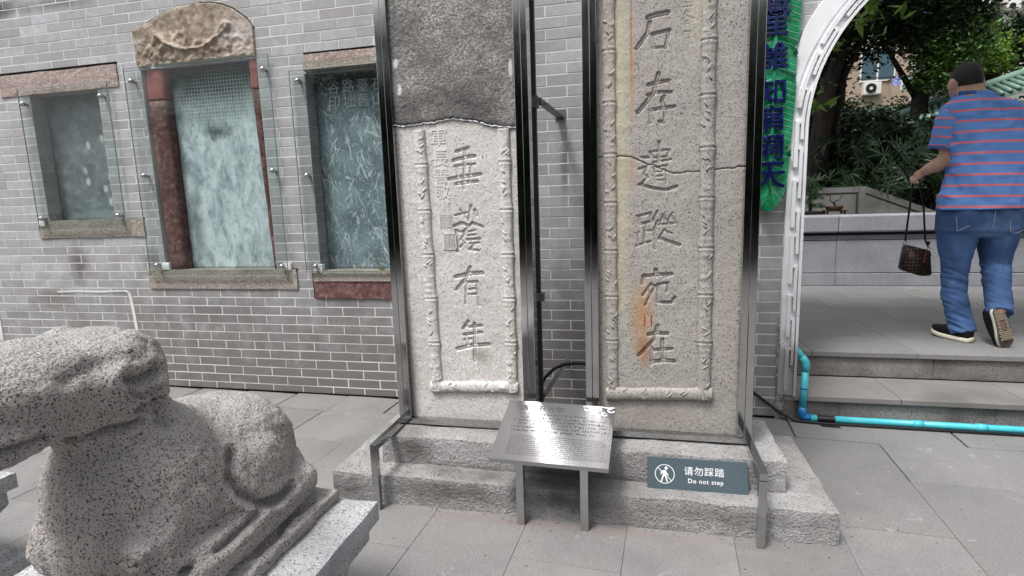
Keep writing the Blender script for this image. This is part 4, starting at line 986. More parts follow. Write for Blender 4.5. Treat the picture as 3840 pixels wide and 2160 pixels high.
me = grid_slab(0.586, 1.190, 0.302, 1.78, FY, -0.93, LEFT_STROKES, 0.0029, 0.003, 3, top_fn=lambda x: brk_z(x, -.001)); me.materials.append(M_slab_pale.m)
link('inscribed_face', me, stL)
me = grid_slab(0.586, 1.190, 1.76, 3.38, FY - 0.012, -0.93, None, 0.0045, 0.007, 8, bot_fn=lambda x: brk_z(x, .003)); me.materials.append(M_weathered.m)
link('weathered_block', me, stL)
m = MB(); pz = [(.588 + .0055 * i, brk_z(.588 + .0055 * i)) for i in range(109)]
m.tube([(x, FY - .006 + .004 * mnoise.noise(Vector((x * 50, 1, 2))), z - .001) for x, z in pz], [.0028 + .003 * mnoise.noise(Vector((x * 70, 5, 2))) for x, z in pz], 6); m.obj('mortar_line', M_plaster, stL)
stR = root('stone_slab', (1.85, -1.0, 0.3), 'tall carved granite slab with a crack and rust stains, right of the pair', 'carved slab')
crk = [(1.52, 1.575), (1.592, 1.576), (1.643, 1.578), (1.695, 1.571), (1.746, 1.545), (1.796, 1.529), (1.847, 1.503), (1.88, 1.493), (1.929, 1.499), (1.978, 1.497), (2.027, 1.502), (2.075, 1.505), (2.17, 1.512)]
me = grid_slab(1.538, 2.164, 0.302, 2.75, FY, -0.93, RIGHT_STROKES, 0.0029, 0.003, 13, crack=crk); me.materials.append(M_slab_tan.m)
link('inscribed_face', me, stR)
def culm(p0, p1, rad, nodes, mat, par, horiz=False, seed=0):
    """half-round bamboo relief running p0 -> p1 (x,z); nodes: distances along it"""
    L_ = math.hypot(p1[0] - p0[0], p1[1] - p0[1]); n = int(L_ / 0.0045); m = MB(); rings = []
    d = Vector((p1[0] - p0[0], 0, p1[1] - p0[1])).normalized(); sdir = Vector((-d.z, 0, d.x))
    V = []; K = 13
    for i in range(n + 1):
        t = L_ * i / n; k = 1.0; nd = 9
        for q in nodes:
            k += 0.16 * (math.exp(-((t - q - .009) / .0045) ** 2) + math.exp(-((t - q + .009) / .0045) ** 2)) - 0.10 * math.exp(-((t - q) / .003) ** 2)
            k += 0.10 * math.exp(-((abs(t - q) - .02) / .02) ** 2)
            nd = min(nd, abs(t - q))
        c = Vector((p0[0], FY + .002, p0[1])) + d * t
        for j in range(K):
            a = math.pi * (-.22 + 1.44 * j / (K - 1)); w_ = rad * k
            lf = 0.0022 * max(0, mnoise.noise(Vector((t * 42 + seed, math.cos(a) * 2.2, seed)))) * 2 if nd > .03 else 0
            V.append(tuple(c + sdir * math.cos(a) * w_ + Vector((0, -1, 0)) * (math.sin(a) * (w_ * 0.52 + lf * 1.6) + rad * .28)))
    F = [(i * K + j, i * K + j + 1, (i + 1) * K + j + 1, (i + 1) * K + j) for i in range(n) for j in range(K - 1)]
    F += [tuple(range(K)), tuple(range(n * K + K - 1, n * K - 1, -1))]
    o = m.add(V, F).obj('bamboo_moulding', mat, par, True)
    rg = random.Random(seed)
    ends = [0] + list(nodes) + [L_]
    for a, b in zip(ends[:-1], ends[1:]):
        if b - a < .1: continue
        lm = MB()
        for _ in range(4):
            t = a + (b - a) * rg.uniform(.15, .8); ang = rg.uniform(.5, 1.1) * rg.choice((-1, 1)); off = rg.uniform(-.5, .5) * rad
            c = Vector((p0[0], 0, p0[1])) + d * t + sdir * off; dr = d * math.cos(ang) + sdir * math.sin(ang)
            pts = []
            for s_ in (0, .3, .65, 1):
                q = c + dr * .034 * s_; lat = (q - Vector((p0[0], 0, p0[1]))).dot(sdir)
                lat = max(-rad * .9, min(rad * .9, lat)); y = FY + .002 - rad * .28 - math.sqrt(max(rad * rad - lat * lat, 0)) * .52 - .0008
                q = Vector((p0[0], 0, p0[1])) + d * (q - Vector((p0[0], 0, p0[1]))).dot(d) + sdir * lat
                pts.append((q.x, y, q.z))
            lm.tube(pts, [.0016, .0048, .004, .001], 6)
        lm.obj('bamboo_leaf', mat, o, True)
culm((0.733, 0.462), (0.711, 1.742), 0.028, [0.252, 0.475, 0.692, 0.904, 1.121], M_slab_pale, stL, seed=1)
culm((1.124, 0.472), (1.122, 1.725), 0.027, [0.252, 0.468, 0.678, 0.887, 1.105], M_slab_pale, stL, seed=2)
culm((0.700, 0.483), (1.154, 0.50), 0.027, [0.04, 0.225, 0.414], M_slab_pale, stL, seed=3)
culm((1.607, 0.465), (1.592, 2.75), 0.025, [0.281, 0.488, 0.698, 0.912, 1.124, 1.341, 1.556, 1.775, 1.985], M_slab_tan, stR, seed=4)
culm((2.014, 0.48), (2.0, 2.75), 0.028, [0.267, 0.484, 0.691, 0.907, 1.116, 1.33, 1.547, 1.76, 1.97], M_slab_tan, stR, seed=5)
culm((1.578, 0.488), (2.050, 0.508), 0.029, [0.04, 0.23, 0.43], M_slab_tan, stR, seed=6)
for ch, z, sz in (('軍', 1.70, .085), ('長', 1.605, .085), ('善', 1.525, .08), ('敬', 1.45, .08), ('書', 1.375, .08)):
    o = link('small_character', text_mesh(ch, sz, M_lightletter, 0.0003), stL); o.location = (0.807 + (1.7 - z) * .015, FY - .0035, z); o.rotation_euler = (math.pi / 2, 0, 0)
def seal(x, z, w_, h_, frame):
    m = MB(); rg = random.Random(int(z * 100)); y0, y1 = FY - .0045, FY
    if frame:
        for q in ((x - w_ / 2, x + w_ / 2, z + h_ / 2 - .004, z + h_ / 2), (x - w_ / 2, x + w_ / 2, z - h_ / 2, z - h_ / 2 + .004), (x - w_ / 2, x - w_ / 2 + .004, z - h_ / 2, z + h_ / 2), (x + w_ / 2 - .004, x + w_ / 2, z - h_ / 2, z + h_ / 2)): m.box(q[0], q[1], y0, y1, q[2], q[3])
    cols = 2
    for c in range(cols):
        cx = x - w_ / 2 + w_ * (c + .5) / cols; zz = z + h_ / 2 - .008
        while zz > z - h_ / 2 + .008:
            a = w_ / cols * .40
            m.box(cx - a, cx + a, y0, y1, zz - .0028, zz)
            if rg.random() < .7: m.box(cx - a, cx - a + .0028, y0, y1, zz - .010, zz)
            if rg.random() < .7: m.box(cx + a - .0028, cx + a, y0, y1, zz - .010, zz)
            if rg.random() < .4: m.box(cx - .0014, cx + .0014, y0, y1, zz - .010, zz)
            zz -= .0095
    m.obj('seal', M_lightletter, stL)
seal(0.822, 1.315, 0.066, 0.078, False); seal(0.838, 1.216, 0.064, 0.078, True)

rough_slab(1.538, 2.164, FY, -.93, 2.752, 3.38, .004, .05, 31).obj('upper_face', M_slab_tan, stR, True)
# ------------------------------------------------------------------ steel frames
def frame(xa, xb, label, armx, sgn):
    fr = root('steel_frame', ((xa + xb) / 2, -1.1, 0), label, 'frame', 'polished steel frames round the carved slabs')
    for p0 in (xa, xb - 0.062):
        for q in (0, 1):
            x = p0 + q * 0.0315
            MB().box(x, x + 0.0305, -1.088, -1.012, 0.3215, 3.40, 0.002).obj('post', M_steel, fr)
        MB().box(p0 + .029, p0 + .033, -1.08, -1.02, 0.34, 3.39).obj('seam_strip', M_blackgap, fr)
    MB().box(xa, xb, -1.090, -1.055, 0.292, 0.320, 0.0015).obj('bottom_rail', M_steel, fr)
    MB().box(xa + .001, xb - .001, -1.055, -0.93, 0.286, 0.299).obj('tray', M_steel, fr)
    MB().box(xa, xb, -1.086, -1.014, 3.403, 3.46, 0.002).obj('top_rail', M_steel, fr)
    MB().box(armx, armx + 0.031, -1.418, -1.092, 0.289, 0.320, 0.0015).obj('arm', M_steel, fr)
    MB().box(armx, armx + 0.031, -1.418, -1.388, 0.0, 0.2875, 0.0015).obj('leg', M_steel, fr)
    return fr
frame(0.530, 1.246, 'polished steel frame around the dark-topped left slab, braced by its left leg', 0.529, -1)
frame(1.484, 2.218, 'polished steel frame around the cracked rust-stained slab, braced by its right leg', 2.188, 1)
brace = root('wall_brace', (1.187, -0.65, 0.28), 'thin dark brown steel post braced back to the brick wall between the two framed slabs', 'post')
MB().box(1.170, 1.204, -0.672, -0.638, 0.281, 3.40, 0.001).obj('post', M_brown, brace)
m = MB(); m.box(1.160, 1.214, -0.682, -0.632, 1.872, 1.93); m.obj('collar', M_greypaint, brace)
m = MB()
m.prism([(-.632, 1.925), (-0.003, 1.945), (-0.003, 1.915), (-.632, 1.895)], 'x', 1.214, 1.226); m.prism([(-.632, 1.896), (-0.003, 1.916), (-0.003, 1.909), (-.632, 1.889)], 'x', 1.214, 1.262)
m.obj('bracket_arm', M_greypaint, brace)
MB().box(1.206, 1.272, -.006, -.0015, 1.895, 1.955).obj('wall_plate', M_greypaint, brace)
MB().box(1.160, 1.222, -0.682, -0.630, 0.855, 0.90, .002).obj('collar', M_greypaint, brace)
MB().tube([(1.20, -.62, .30), (1.262, -.01, .345)], 0.017, 4).obj('lower_strut', M_greypaint, brace)
tag(MB().tube([(1.14, -.45, .27), (1.185, -.47, .36), (1.24, -.49, .42), (1.30, -.5, .452), (1.37, -.5, .463), (1.46, -.5, .463), (1.52, -.5, .44), (1.60, -.52, .35), (1.66, -.5, .285)], 0.010, 8).obj('cable', M_cable, smooth=True), 'black cable arching between the two framed slabs near their feet', 'cable')

# ------------------------------------------------------------------ information stand
info = root('information_stand', (1.37, -1.4, 0), 'brushed steel information stand with engraved text, in front of the plinth', 'information sign')
for x in (1.226, 1.504): MB().box(x - .017, x + .017, -1.418, -1.384, 0.0, 0.349, 0.0015).obj('leg', M_steel, info)
bl_, br_, tl_, tr_ = Vector((1.116, -1.500, .341)), Vector((1.611, -1.500, .331)), Vector((1.128, -1.141, .463)), Vector((1.623, -1.141, .460))
nrm = (br_ - bl_).cross(tl_ - bl_).normalized(); U = (br_ - bl_); Vv = (tl_ - bl_)
def pl(u, v_, h=0.0): return bl_ + U * u + (Vv * v_) + nrm * h
V = [pl(0, 0), pl(1, 0), pl(1, 1), pl(0, 1)] + [pl(0, 0, -.022), pl(1, 0, -.022), pl(1, 1, -.022), pl(0, 1, -.022)]
MB().add(V, [(0, 1, 2, 3), (7, 6, 5, 4), (0, 4, 5, 1), (1, 5, 6, 2), (2, 6, 7, 3), (3, 7, 4, 0)]).obj('plate', M_plate, info)
Rm = Matrix((U.normalized(), nrm.cross(U).normalized(), nrm)).transposed().to_4x4()
def on_plate(name, me, u, v_, h=0.0006):
    o = link(name, me, info); o.matrix_basis = Matrix.Translation(pl(u, v_, h)) @ Rm; return o
on_plate('lettering', text_mesh('清代石对联', 0.040, M_etch, 0, 0, 'LEFT', spacing=1.06), 0.13, 0.875)
on_plate('lettering', text_mesh('The Stone Couplets of the Qing Dynasty', 0.0165, M_etch, 0, 0, 'LEFT', spacing=1.1), 0.14, 0.775)
rg = random.Random(3); mk = MB()
def mark(u, v_, du, dv): mk.add([pl(u, v_, .0006), pl(u + du, v_, .0006), pl(u + du, v_ + dv, .0006), pl(u, v_ + dv, .0006)], [(0, 1, 2, 3)])
for row in range(5):
    v_ = 0.695 - row * .058; u = 0.16 if row == 0 else 0.10
    while u < 0.93 - (0.1 if row == 4 else 0):
        if rg.random() < .86:
            for q in range(4): mark(u + rg.uniform(0, .013), v_ + rg.uniform(0, .03), rg.choice((.0035, .014)), .005)
            mark(u + .006, v_, .0025, .034)
        u += .0235
for row in range(11):
    v_ = 0.39 - row * .030; u = 0.12
    while u < 0.93:
        wl = rg.uniform(.015, .06); q = u
        while q < u + wl: mark(q, v_, .0022, rg.choice((.011, .011, .016))); mark(q, v_ + rg.choice((0, .009)), .0045, .0025); q += .0062
        u += wl + .009
o = mk.obj('engraved_text', M_etch, info); o['kind'] = 'stuff'
# white cloud scroll cut into the corner
def ribbon(pts, w_):
    V = []; F = []
    P = [Vector(p) for p in pts]
    for i, p in enumerate(P):
        t = (P[min(i + 1, len(P) - 1)] - P[max(i - 1, 0)]).normalized(); nn = Vector((-t.y, t.x)) * w_
        V += [pl(0, 0, .0009) + U.normalized() * (p.x + nn.x) + Vv.normalized() * (p.y + nn.y), pl(0, 0, .0009) + U.normalized() * (p.x - nn.x) + Vv.normalized() * (p.y - nn.y)]
    for i in range(len(P) - 1): F.append((2 * i, 2 * i + 1, 2 * i + 3, 2 * i + 2))
    return V, F
Hh = Vv.length; em = MB()
def spiral(cx, cy, r0, r1, a0, a1, n=18): return [(cx + (r0 + (r1 - r0) * i / n) * math.cos(a0 + (a1 - a0) * i / n), cy + (r0 + (r1 - r0) * i / n) * math.sin(a0 + (a1 - a0) * i / n)) for i in range(n + 1)]
for cx, cy, r0, sg in ((.375, Hh - .022, .018, 1), (.475, Hh - .024, .018, -1), (.400, Hh - .050, .013, 1), (.448, Hh - .052, .015, -1), (.425, Hh - .024, .014, 1), (.425, Hh - .07, .010, -1)):
    em.add(*ribbon(spiral(cx, cy, r0, .004, math.pi * (.5 + .6 * sg), math.pi * (.5 + .6 * sg) + sg * 5.2), .0032))
em.add(*ribbon([(.352, Hh - .012), (.37, Hh - .008), (.40, Hh - .01), (.43, Hh - .006), (.46, Hh - .01), (.492, Hh - .006)], .003))
em.obj('cloud_emblem', M_white, info)

# ------------------------------------------------------------------ do not step sign
ws = root('warning_sign', (1.97, -1.235, 0.13), 'slate blue Do not step sign leaning against the plinth at the right', 'warning sign')
s0, s1 = Vector((1.765, -1.262, .133)), Vector((2.182, -1.262, .138)); t0 = Vector((1.764, -1.234, .268)); t1 = Vector((2.175, -1.234, .271))
sU = s1 - s0; sV = t0 - s0; sN = sU.cross(sV).normalized()
def sp(u, v_, h=0.0): return s0 + sU * u + sV * v_ + sN * h
V = [s0, s1, t1, t0] + [p - sN * .014 for p in (s0, s1, t1, t0)]
MB().add(V, [(0, 1, 2, 3), (7, 6, 5, 4), (0, 4, 5, 1), (1, 5, 6, 2), (2, 6, 7, 3), (3, 7, 4, 0)]).obj('panel', M_signslate, ws)
sR = Matrix((sU.normalized(), sN.cross(sU).normalized(), sN)).transposed().to_4x4()
def on_sign(name, me, u, v_, h=.0006):
    o = link(name, me, ws); o.matrix_basis = Matrix.Translation(sp(u, v_, h)) @ sR; return o
on_sign('lettering', text_mesh('请勿踩踏', 0.040, M_white, 0.0003, 0.0, spacing=1.10), 0.568, 0.615)
on_sign('lettering', text_mesh('Do not step', 0.0265, M_white, 0.0003, 0.0002, spacing=1.12), 0.583, 0.325)
def flat(polys, h=.0007):
    m = MB()
    for P in polys: m.add([sp(.178, .5, h) + sU.normalized() * x + sV.normalized() * y for x, y in P], [tuple(range(len(P)))])
    return m
RR = .0415; ring = []
for i in range(40):
    a, b = 2 * math.pi * i / 40, 2 * math.pi * (i + 1) / 40
    ring.append([(RR * math.cos(a), RR * math.sin(a)), (RR * math.cos(b), RR * math.sin(b)), ((RR - .003) * math.cos(b), (RR - .003) * math.sin(b)), ((RR - .003) * math.cos(a), (RR - .003) * math.sin(a))])
ring.append([(-.0295, .0255), (-.0275, .0275), (-.006, .006), (-.008, .004)]); ring.append([(.004, -.003), (.006, -.001), (.0285, -.0275), (.0265, -.029)])
flat(ring).obj('prohibition_ring', M_white, ws)
body = [[(.006 + .0068 * math.cos(a), .0255 + .0068 * math.sin(a)) for a in np.linspace(0, 2 * math.pi, 14)[:-1]],
        [(-.012, .014), (.002, .017), (.007, .013), (.005, -.002), (-.004, -.004), (-.008, -.002)], [(-.012, .014), (-.0165, .010), (-.017, -.004), (-.0145, -.004), (-.012, .006), (-.007, .008)],
        [(.004, .015), (.008, .010), (.010, .003), (.017, -.002), (.0155, -.005), (.006, .000), (.002, .008)],
        [(-.008, -.002), (-.001, -.004), (-.007, -.018), (-.0125, -.036), (-.018, -.036), (-.013, -.018)], [(-.003, -.004), (.004, -.003), (.010, -.018), (.0125, -.034), (.0075, -.034), (.003, -.016)]]
flat(body, .0009).obj('walking_figure', M_white, ws)
def rib_s(pts, w_):
    V = []; F = []; P = [Vector(p) for p in pts]
    for i, p in enumerate(P):
        t = (P[min(i + 1, len(P) - 1)] - P[max(i - 1, 0)]).normalized(); nn = Vector((-t.y, t.x)) * w_
        V += [sp(0, 0, .0008) + sU.normalized() * (p.x + nn.x) + sV.normalized() * (p.y + nn.y), sp(0, 0, .0008) + sU.normalized() * (p.x - nn.x) + sV.normalized() * (p.y - nn.y)]
    for i in range(len(P) - 1): F.append((2 * i, 2 * i + 1, 2 * i + 3, 2 * i + 2))
    return V, F
em = MB()
for cx, cy, r0, sg in ((.385, .102, .018, 1), (.372, .078, .014, -1), (.392, .072, .013, 1), (.372, .048, .014, 1), (.390, .030, .018, -1)):
    em.add(*rib_s(spiral(cx, cy, r0, .004, math.pi * (.5 + .6 * sg), math.pi * (.5 + .6 * sg) + sg * 5.4), .0011))
em.obj('cloud_emblem', M_signgroove, ws)

# ------------------------------------------------------------------ pipe
pipe = root('water_pipe', (2.72, -0.03, 0), 'bright cyan plastic water pipe running along the foot of the steps', 'pipe')
MB().tube([(2.63, 0.01, .475), (2.665, -.012, .442), (2.708, -.022, .388)], 0.0205, 14).obj('pipe_run', M_pipe, pipe, True)
MB().tube([(2.692, -.020, .408), (2.712, -.022, .378), (2.717, -.022, .355), (2.717, -.022, .318)], 0.0245, 14).obj('elbow', M_pipe, pipe, True)
MB().tube([(2.716, -.024, .318), (2.709, -.034, .085)], 0.0205, 14).obj('pipe_run', M_pipe, pipe, True)
MB().tube([(2.7095, -.034, .092), (2.708, -.035, .05), (2.712, -.037, .032), (2.728, -.038, .0275), (2.752, -.040, .0265)], 0.0248, 14).obj('elbow', M_pipedark, pipe, True)
MB().tube([(2.74, -.040, .0255), (4.6, -.072, .0235)], 0.0205, 14).obj('pipe_run', M_pipe, pipe, True)
m = MB(); m.tube([(2.787, -.042, .0255), (2.885, -.044, .0252)], 0.0222, 14); m.add([(2.79, -.062, .012), (2.88, -.064, .012), (2.905, -.118, .0012), (2.80, -.112, .0012)], [(0, 1, 2, 3)]); m.obj('tape_wrap', M_tape, pipe)
tag(MB().tube([(2.30, -.02, .30), (2.42, -.012, .17), (2.514, -.02, .098), (2.585, -.028, .042), (2.66, -.058, .012), (2.76, -.074, .0095), (2.88, -.078, .0085), (3.4, -.088, .0085), (4.6, -.108, .0085)], 0.0085, 8).obj('cable', M_cable, smooth=True), 'black cable hanging from the right steel frame and running along under the cyan pipe', 'cable')

for x in (3.30, 3.62): MB().tube([(x, -.049 - (x - 2.74) * .0172 + .009, .0252), (x + .055, -.050 - (x - 2.74) * .0172 + .009, .0252)], 0.0228, 16).obj('coupling', M_pipe, pipe, True)
m = MB(); m.tube([(2.7135, -.0275, .215), (2.7130, -.0282, .203)], 0.0218, 14); m.obj('clip', M_pipedark, pipe, True)
# grit and crumbs of mortar lying on the paving
gm = MB(); rg = random.Random(9)
for k in range(300):
    q = rg.random()
    if q < .45: x, y = rg.uniform(.3, 2.55), -1.352 - abs(rg.gauss(0, .035))
    elif q < .62: x, y = 2.505 + abs(rg.gauss(0, .06)), rg.uniform(-1.4, -.1)
    elif q < .78: x, y = rg.uniform(2.6, 4.2), -.02 - abs(rg.gauss(0, .1))
    else: x, y = rg.uniform(-1.5, 4.2), rg.uniform(-1.9, -.05)
    if .28 < x < 2.51 and -1.353 < y < -.59: continue
    r_ = rg.uniform(.0014, .0042); a = rg.uniform(0, 6.28); V = [(x + r_ * math.cos(a + t), y + r_ * .7 * math.sin(a + t), .0012) for t in (0, 1.6, 3.1, 4.6)] + [(x, y, .0012 + r_ * .7)]
    gm.add(V, [(0, 1, 4), (1, 2, 4), (2, 3, 4), (3, 0, 4)])
go = gm.obj('grit', M_grit); go['kind'] = 'stuff'; go['label'] = 'dark grit and crumbs of reddish mortar scattered on the grey paving'; go['category'] = 'grit'
# ------------------------------------------------------------------ pedestals
def pedestal(x0, x1, y0, y1, label):
    p = root('statue_pedestal', ((x0 + x1) / 2, (y0 + y1) / 2, 0), label, 'pedestal', 'white stone statue pedestals')
    rough_slab(x0, x1, y0, y1, 0.385, 0.45, 0.004, 0.02, x0 * 10, .005).obj('top_slab', M_pedestal, p, True).data.set_sharp_from_angle(angle=math.radians(38))
    MB().box(x0 + .026, x1 - .026, y0 + .026, y1 - .026, 0.325, 0.386, .008).obj('moulding', M_pedestal, p)
    prof = [(0.030, 0.326), (0.05, 0.30), (0.075, 0.27), (0.085, 0.23), (0.075, 0.19), (0.05, 0.165), (0.03, 0.155), (0.03, 0.12), (0.0, 0.115), (0.0, 0.0)]
    rings = []; m = MB(); V = []; F = []
    for o_, z in prof: V += [(x0 + o_, y0 + o_, z), (x1 - o_, y0 + o_, z), (x1 - o_, y1 - o_, z), (x0 + o_, y1 - o_, z)]
    for i in range(len(prof) - 1):
        for q in range(4): F.append((i * 4 + q, (i + 1) * 4 + q, (i + 1) * 4 + (q + 1) % 4, i * 4 + (q + 1) % 4))
    m.add(V, F).obj('waisted_base', M_pedestal, p)
    return p
pedestal(0.09, 0.907, -3.35, -2.07, 'white chiselled stone pedestal under the kneeling animal statue')
pedestal(-1.38, -0.563, -3.35, -2.103, 'white stone pedestal corner cut off by the left edge of the photo')

# ------------------------------------------------------------------ kneeling stone animal (faces -Y, symmetric about x = 0.5)
statue = root('animal_statue', (0.5, -2.5, 0.45), 'speckled pinkish granite statue of a kneeling long-snouted animal with curled ears', 'statue')
from mathutils import Euler
st = MB(); X0 = 0.475
st.box(.26, .775, -2.66, -2.085, 0.449, 0.492); st.box(.42, .775, -2.80, -2.5, 0.449, 0.492)
st.loft([((X0 + .005, y_, zc), (hw_, 0, 0), (0, 0, hh_)) for y_, zc, hw_, hh_ in ((-2.095, .62, .14, .13), (-2.115, .63, .175, .17), (-2.16, .64, .196, .195), (-2.25, .645, .207, .207), (-2.36, .64, .21, .205), (-2.50, .64, .19, .20))], 28, True, 3.0)
st.ell((X0, -2.40, .625), (.215, .29, .255)); st.ell((X0, -2.27, .665), (.205, .17, .195)); st.ell((X0, -2.20, .62), (.20, .13, .19)); st.ell((X0 + .05, -2.15, .58), (.17, .10, .10)); st.ell((X0 - .05, -2.15, .58), (.17, .10, .10)); st.ell((X0, -2.48, .67), (.21, .22, .235))
for sg in (-1, 1):
    st.ell((X0 + sg * .145, -2.34, .635), (.115, .19, .155)); st.cap((X0 + sg * .215, -2.17, .555), (X0 + sg * .215, -2.58, .545), .062, .058)
    st.cap((X0 + sg * .13, -2.54, .74), (X0 + sg * .13 + .03, -2.645, .64), .082, .066); st.cap((X0 + sg * .13 + .035, -2.64, .60), (X0 + sg * .14 + .03, -2.50, .545), .066, .058)
    if sg > 0: st.ell((X0 + .185, -2.70, .655), (.036, .036, .034))
st.ell((X0 + .01, -2.53, .70), (.215, .185, .25)); st.ell((X0 + .01, -2.56, .62), (.18, .165, .17))
st.cap((X0 + .01, -2.52, .80), (X0, -2.59, .97), .145, .122)
st.ell((X0, -2.63, 1.025), (.150, .17, .118)); st.ell((X0, -2.76, 1.045), (.140, .20, .102)); st.cap((X0, -2.76, 1.03), (X0, -3.06, .985), .116, .095)
st.ell((X0, -2.62, 1.055), (.115, .155, .088)); st.ell((X0, -2.84, .99), (.122, .26, .082))
for sg in (-1, 1): st.ell((X0 + sg * .100, -2.57, 1.03), (.046, .074, .105), Euler((.15, 0, 0)))
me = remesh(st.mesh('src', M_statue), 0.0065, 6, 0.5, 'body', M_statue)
# tooled surface, carved fold lines, eye and ear hollows
vc = np.empty(len(me.vertices) * 3, np.float32); me.vertices.foreach_get('co', vc); vc = vc.reshape(-1, 3)
nr = np.empty(len(me.vertices) * 3, np.float32); me.vertices.foreach_get('normal', nr); nr = nr.reshape(-1, 3)
#GROOVES_BEGIN
GROOVES = [([(0.668,-2.412,0.758),(0.69,-2.452,0.711),(0.714,-2.438,0.656),(0.724,-2.39,0.605),(0.731,-2.327,0.585),(0.733,-2.262,0.591)],0.012,0.026),([(0.734,-2.18,0.491),(0.734,-2.208,0.489),(0.722,-2.278,0.495),(0.738,-2.35,0.492),(0.737,-2.424,0.493),(0.743,-2.458,0.493)],0.01,0.018),([(0.727,-2.404,0.587),(0.735,-2.539,0.584),(0.699,-2.634,0.571)],0.01,0.022),([(0.5,-2.692,0.915),(0.561,-2.661,0.922),(0.588,-2.625,0.917),(0.598,-2.6,0.924)],0.01,0.02),([(0.589,-2.875,0.97),(0.591,-2.844,0.967),(0.592,-2.799,0.968)],0.009,0.02),([(0.625,-2.632,1.031),(0.622,-2.604,1.019),(0.623,-2.578,1.024),(0.624,-2.565,1.032)],0.014,0.026),([(0.621,-2.631,1.0),(0.611,-2.599,0.98),(0.617,-2.576,0.989)],0.01,0.014),([(0.598,-2.596,0.948),(0.61,-2.574,0.953),(0.619,-2.557,0.982)],0.012,0.02),([(0.606,-2.752,1.068),(0.603,-2.716,1.077),(0.603,-2.672,1.081)],0.02,0.008),([(0.656,-2.732,0.66),(0.675,-2.725,0.646),(0.691,-2.705,0.65)],0.01,0.01),([(0.6,-2.55,0.93),(0.614,-2.546,0.9)],0.02,0.014)]
#GROOVES_END
disp = np.zeros(len(vc))
for pts, wd, dp in GROOVES:
    D = np.full(len(vc), 9.0)
    for sgx in (1, -1):
        for a, b in zip(pts[:-1], pts[1:]):
            a = np.array(a, float); b = np.array(b, float)
            if sgx < 0: a[0] = 2 * X0 - a[0]; b[0] = 2 * X0 - b[0]
            ab = b - a; t = np.clip(((vc - a) @ ab) / (ab @ ab), 0, 1)
            D = np.minimum(D, np.linalg.norm(vc - a - t[:, None] * ab, axis=1))
    disp += -dp * 1.25 * np.exp(-(D / (wd * .8)) ** 2) + dp * .3 * np.exp(-((D - wd * 2.2) / wd) ** 2)
for i in range(len(vc)):
    q = Vector(vc[i]); disp[i] += 0.006 * mnoise.fractal(q * 9, 1, 2, 4) + 0.0030 * mnoise.fractal(q * 55, 1, 2, 3)
vc = vc + nr * disp[:, None]
me.vertices.foreach_set('co', vc.reshape(-1).astype(np.float32)); me.update()
body_o = link('body', me, statue)
# ------------------------------------------------------------------ walking man seen from behind
man = root('person', (3.98, 0.80, 0.33), 'man walking away in red-striped blue polo shirt and jeans, dangling a small bag', 'person')
b = MB()
b.ell((3.893, .955, 2.105), (.088, .112, .122)); b.ell((3.893, .975, 2.07), (.078, .095, .095)); b.ell((3.893, 1.066, 2.085), (.014, .022, .024))
b.ell((3.893, 1.05, 2.04), (.03, .02, .012))
for sg in (-1, 1): b.ell((3.893 + sg * .094, .94, 2.085), (.014, .026, .036), Euler((0, 0, sg * -.4)))
b.cap((3.898, .925, 2.05), (3.925, .895, 1.93), .083, .094)
b.loft([((4.0, .85, 1.2), (.20, 0, 0), (0, .13, 0)), ((4.0, .86, 1.5), (.18, 0, 0), (0, .13, 0)), ((3.985, .88, 1.8), (.18, 0, 0), (0, .12, 0)), ((3.94, .9, 1.95), (.12, 0, 0), (0, .09, 0))], 20)
b.cap((3.80, .90, 1.88), (3.803, .905, 1.60), .062, .052); b.cap((3.803, .905, 1.595), (3.722, 1.005, 1.522), .056, .036); b.cap((3.803, .905, 1.585), (3.76, .96, 1.55), .05, .05)
b.cap((4.17, .90, 1.88), (4.24, .97, 1.62), .062, .05); b.cap((4.24, .97, 1.62), (4.20, 1.2, 1.56), .05, .036)
# left hand: palm, four curled fingers and a thumb closed round the strap
b.ell((3.690, 1.035, 1.492), (.030, .042, .036), Euler((.2, .3, -.7)))
for k, ln in enumerate((.95, 1.05, 1.0, .85)):
    o = Vector((3.672 + .004 * k, 1.055 - k * .019, 1.487 - .004 * k))
    p = [o, o + Vector((-.022, .006, -.012)) * ln, o + Vector((-.024, .002, -.036)) * ln, o + Vector((-.004, -.004, -.046)) * ln]
    for a, c in zip(p[:-1], p[1:]): b.cap(a, c, .0092, .0085, 8)
b.cap((3.70, 1.05, 1.475), (3.685, 1.068, 1.455), .011, .0095, 8); b.cap((3.685, 1.068, 1.455), (3.668, 1.06, 1.443), .0095, .0085, 8)
# right hand, forward of the body
b.ell((4.195, 1.245, 1.548), (.032, .045, .022))
for k in range(4): b.cap((4.172 + .015 * k, 1.275, 1.545), (4.17 + .014 * k, 1.31, 1.52), .0095, .0085, 8)
b.cap((4.165, 1.25, 1.54), (4.155, 1.285, 1.525), .011, .009, 8)
for pts in (((3.89, .86, 1.15), (3.89, .85, .85), (3.945, .86, .40), (3.95, .87, .36)), ((4.11, .86, 1.15), (4.13, .88, .85), (4.085, .70, .60), (4.07, .665, .585))):
    for a, c, r0, r1 in zip(pts[:-1], pts[1:], (.10, .06, .045), (.062, .046, .04)): b.cap(a, c, r0, r1)
me = remesh(b.mesh('src', M_skin), 0.0085, 3, 0.4, 'body', M_skin)
link('body', me, man)
